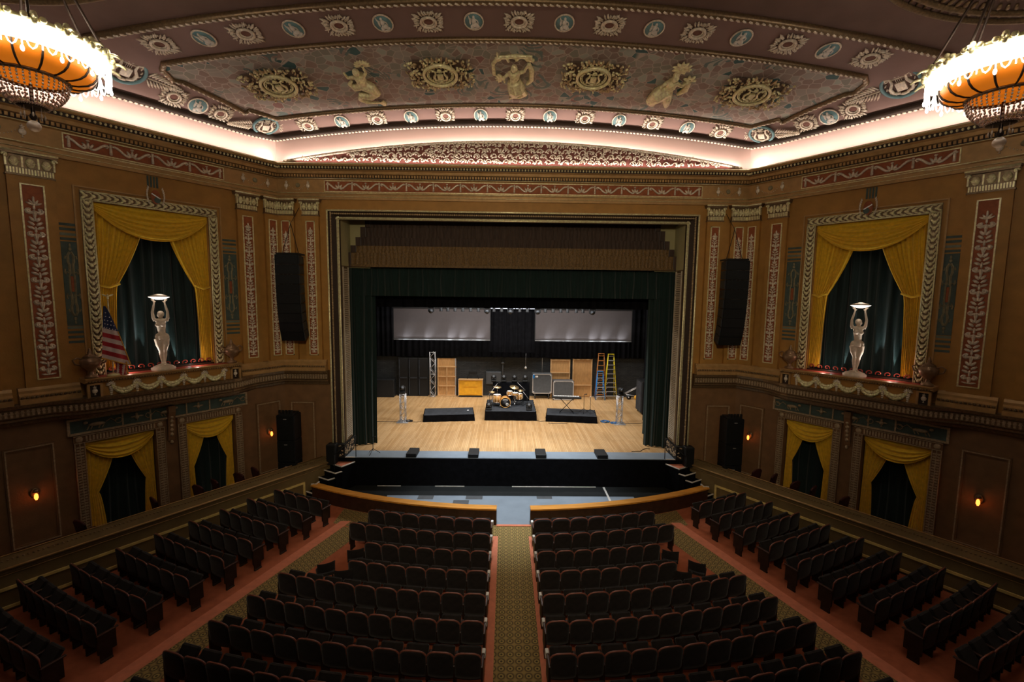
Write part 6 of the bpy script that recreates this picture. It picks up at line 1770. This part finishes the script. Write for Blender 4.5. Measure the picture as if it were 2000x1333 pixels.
for sd in SIDES:
    f = SW(sd)
    nx, ny = sd * -CT, -ST
    strip('cove_lamp_side', f(.2, .38, 11.53), f(11, .38, 11.53), (-nx * .85, -ny * .85, 1), .08, 60, WARM, 110)
    strip('cove_lamp_side', f(.2, .40, 11.53), f(11, .40, 11.53), (nx * .2, ny * .2, 1), .04, 22, WARM)
    light('POINT', 'cove_hot_lamp', f(.35, .20, 11.66), 9, (1, .9, .82), .05)
# chandelier lamps
for sd in SIDES:
    for i in range(4):
        a = i * pi / 2 + .4; light('POINT', 'chandelier_lamp', (sd * 8.2 + 1.13 * cos(a), -10 + 1.13 * sin(a), CZ + .12), 9, (1, .85, .66), .12)
    light('POINT', 'chandelier_underlamp', (sd * 8.2, -10, CZ - 1.6), 2, (1, .75, .5), .3)
# stage work lights
light('AREA', 'stage_work_light', (0, 6.3, 7.9), 640, (1, .90, .80), 12, 1.0, to=(0, 5.6, 0))
light('AREA', 'stage_work_light', (0, 3.0, 7.6), 820, (.96, .97, 1), 7, .6, to=(0, 3.2, 0))
light('AREA', 'stage_rear_light', (0, 9.85, 6.6), 500, (1, .95, .90), 14, .5, to=(0, 11.0, .5))
light('SPOT', 'pit_light', (-1.2, -3.2, 12.6), 4200, (.80, .90, 1), .25, to=(-.3, -1.0, -1), spot=radians(44), blend=.9)
light('SPOT', 'pit_light', (1.4, -3.2, 12.6), 4200, (.80, .90, 1), .25, to=(.5, -1.0, -1), spot=radians(44), blend=.9)
# lamps at the feet of the screens
for x0, x1 in ((-6.95, -1.22), (1.49, 7.26)):
    for i, (q, e) in enumerate(((.14, 60), (.36, 90), (.60, 120), (.72, 100), (.90, 90))):
        x = x0 + (x1 - x0) * q
        light('SPOT', 'screen_footlight', (x - .3, 8.60, 3.55), e, (.86, .93, 1), .05, to=(x + .05, 9.04, 4.35), spot=radians(42), blend=1)
    strip('screen_strip_light', (x0 + .3, 8.88, 3.80), (x1 - .3, 8.88, 3.80), (0, .35, 1), .03, 13, (.88, .93, 1), 100)
for sd in SIDES:
    f = SW(sd)
    light('POINT', 'curtain_lamp', f(4.9, -.42, 4.35), .5, (.6, 1, 1), .03)
    light('POINT', 'curtain_lamp', f(3.1, -.42, 4.35), .8, (.6, 1, 1), .03)
    light('POINT', 'sill_lamp', f(4.95, .22, 4.30), 4, (1, .7, .62), .03)
    light('POINT', 'sill_lamp', f(3.1, .22, 4.30), 4, (1, .7, .62), .03)
    for s_, ds in ((3.45, .03), (4.35, .0), (4.75, .05), (5.0, .02)): light('SPOT', 'curtain_uplight', f(s_, -.60, 4.16), 80, (.70, 1, 1), .015, to=f(s_ + ds, -.76, 5.4), spot=radians(16), blend=.7)
    for s_ in (3.5, 4.65): light('SPOT', 'statue_lamp', f(s_, -.05, 4.25), 90, (1, .95, .9), .04, to=f(4.05, .28, 5.5), spot=radians(60), blend=.6)
    light('POINT', 'bowl_lamp', f(4.05, .3, 6.62), 3, (1, .85, .72), .12)
for p in LIG: light('POINT', 'sconce_lamp', p, 3.0, (1, .28, .08), .04)
light('SPOT', 'front_wall_fill', (-.3, -19.2, 9.6), 3300, (1, .82, .56), .4, to=(0, 0, 4.6), spot=radians(80), blend=1)  # unseen spot behind the camera, added to brighten the front wall
# dim unseen area light, added as general fill for the hall
light('AREA', 'hall_fill_light', (0, -13, 12.2), 80, (1, .80, .60), 10, 6, to=(0, -2, 4))
SC.view_settings.view_transform = 'Standard'; SC.view_settings.look = 'None'; SC.view_settings.gamma = 1
SC.view_settings.use_curve_mapping = False; SC.view_settings.exposure = 0
w = bpy.data.worlds.new('world'); SC.world = w; w.use_nodes = True
w.node_tree.nodes['Background'].inputs[0].default_value = (.055, .05, .035, 1); w.node_tree.nodes['Background'].inputs[1].default_value = .25
SC.cycles.max_bounces = 6; SC.cycles.sample_clamp_indirect = 4
SC.cycles.use_denoising = True
bpy.context.view_layer.update()
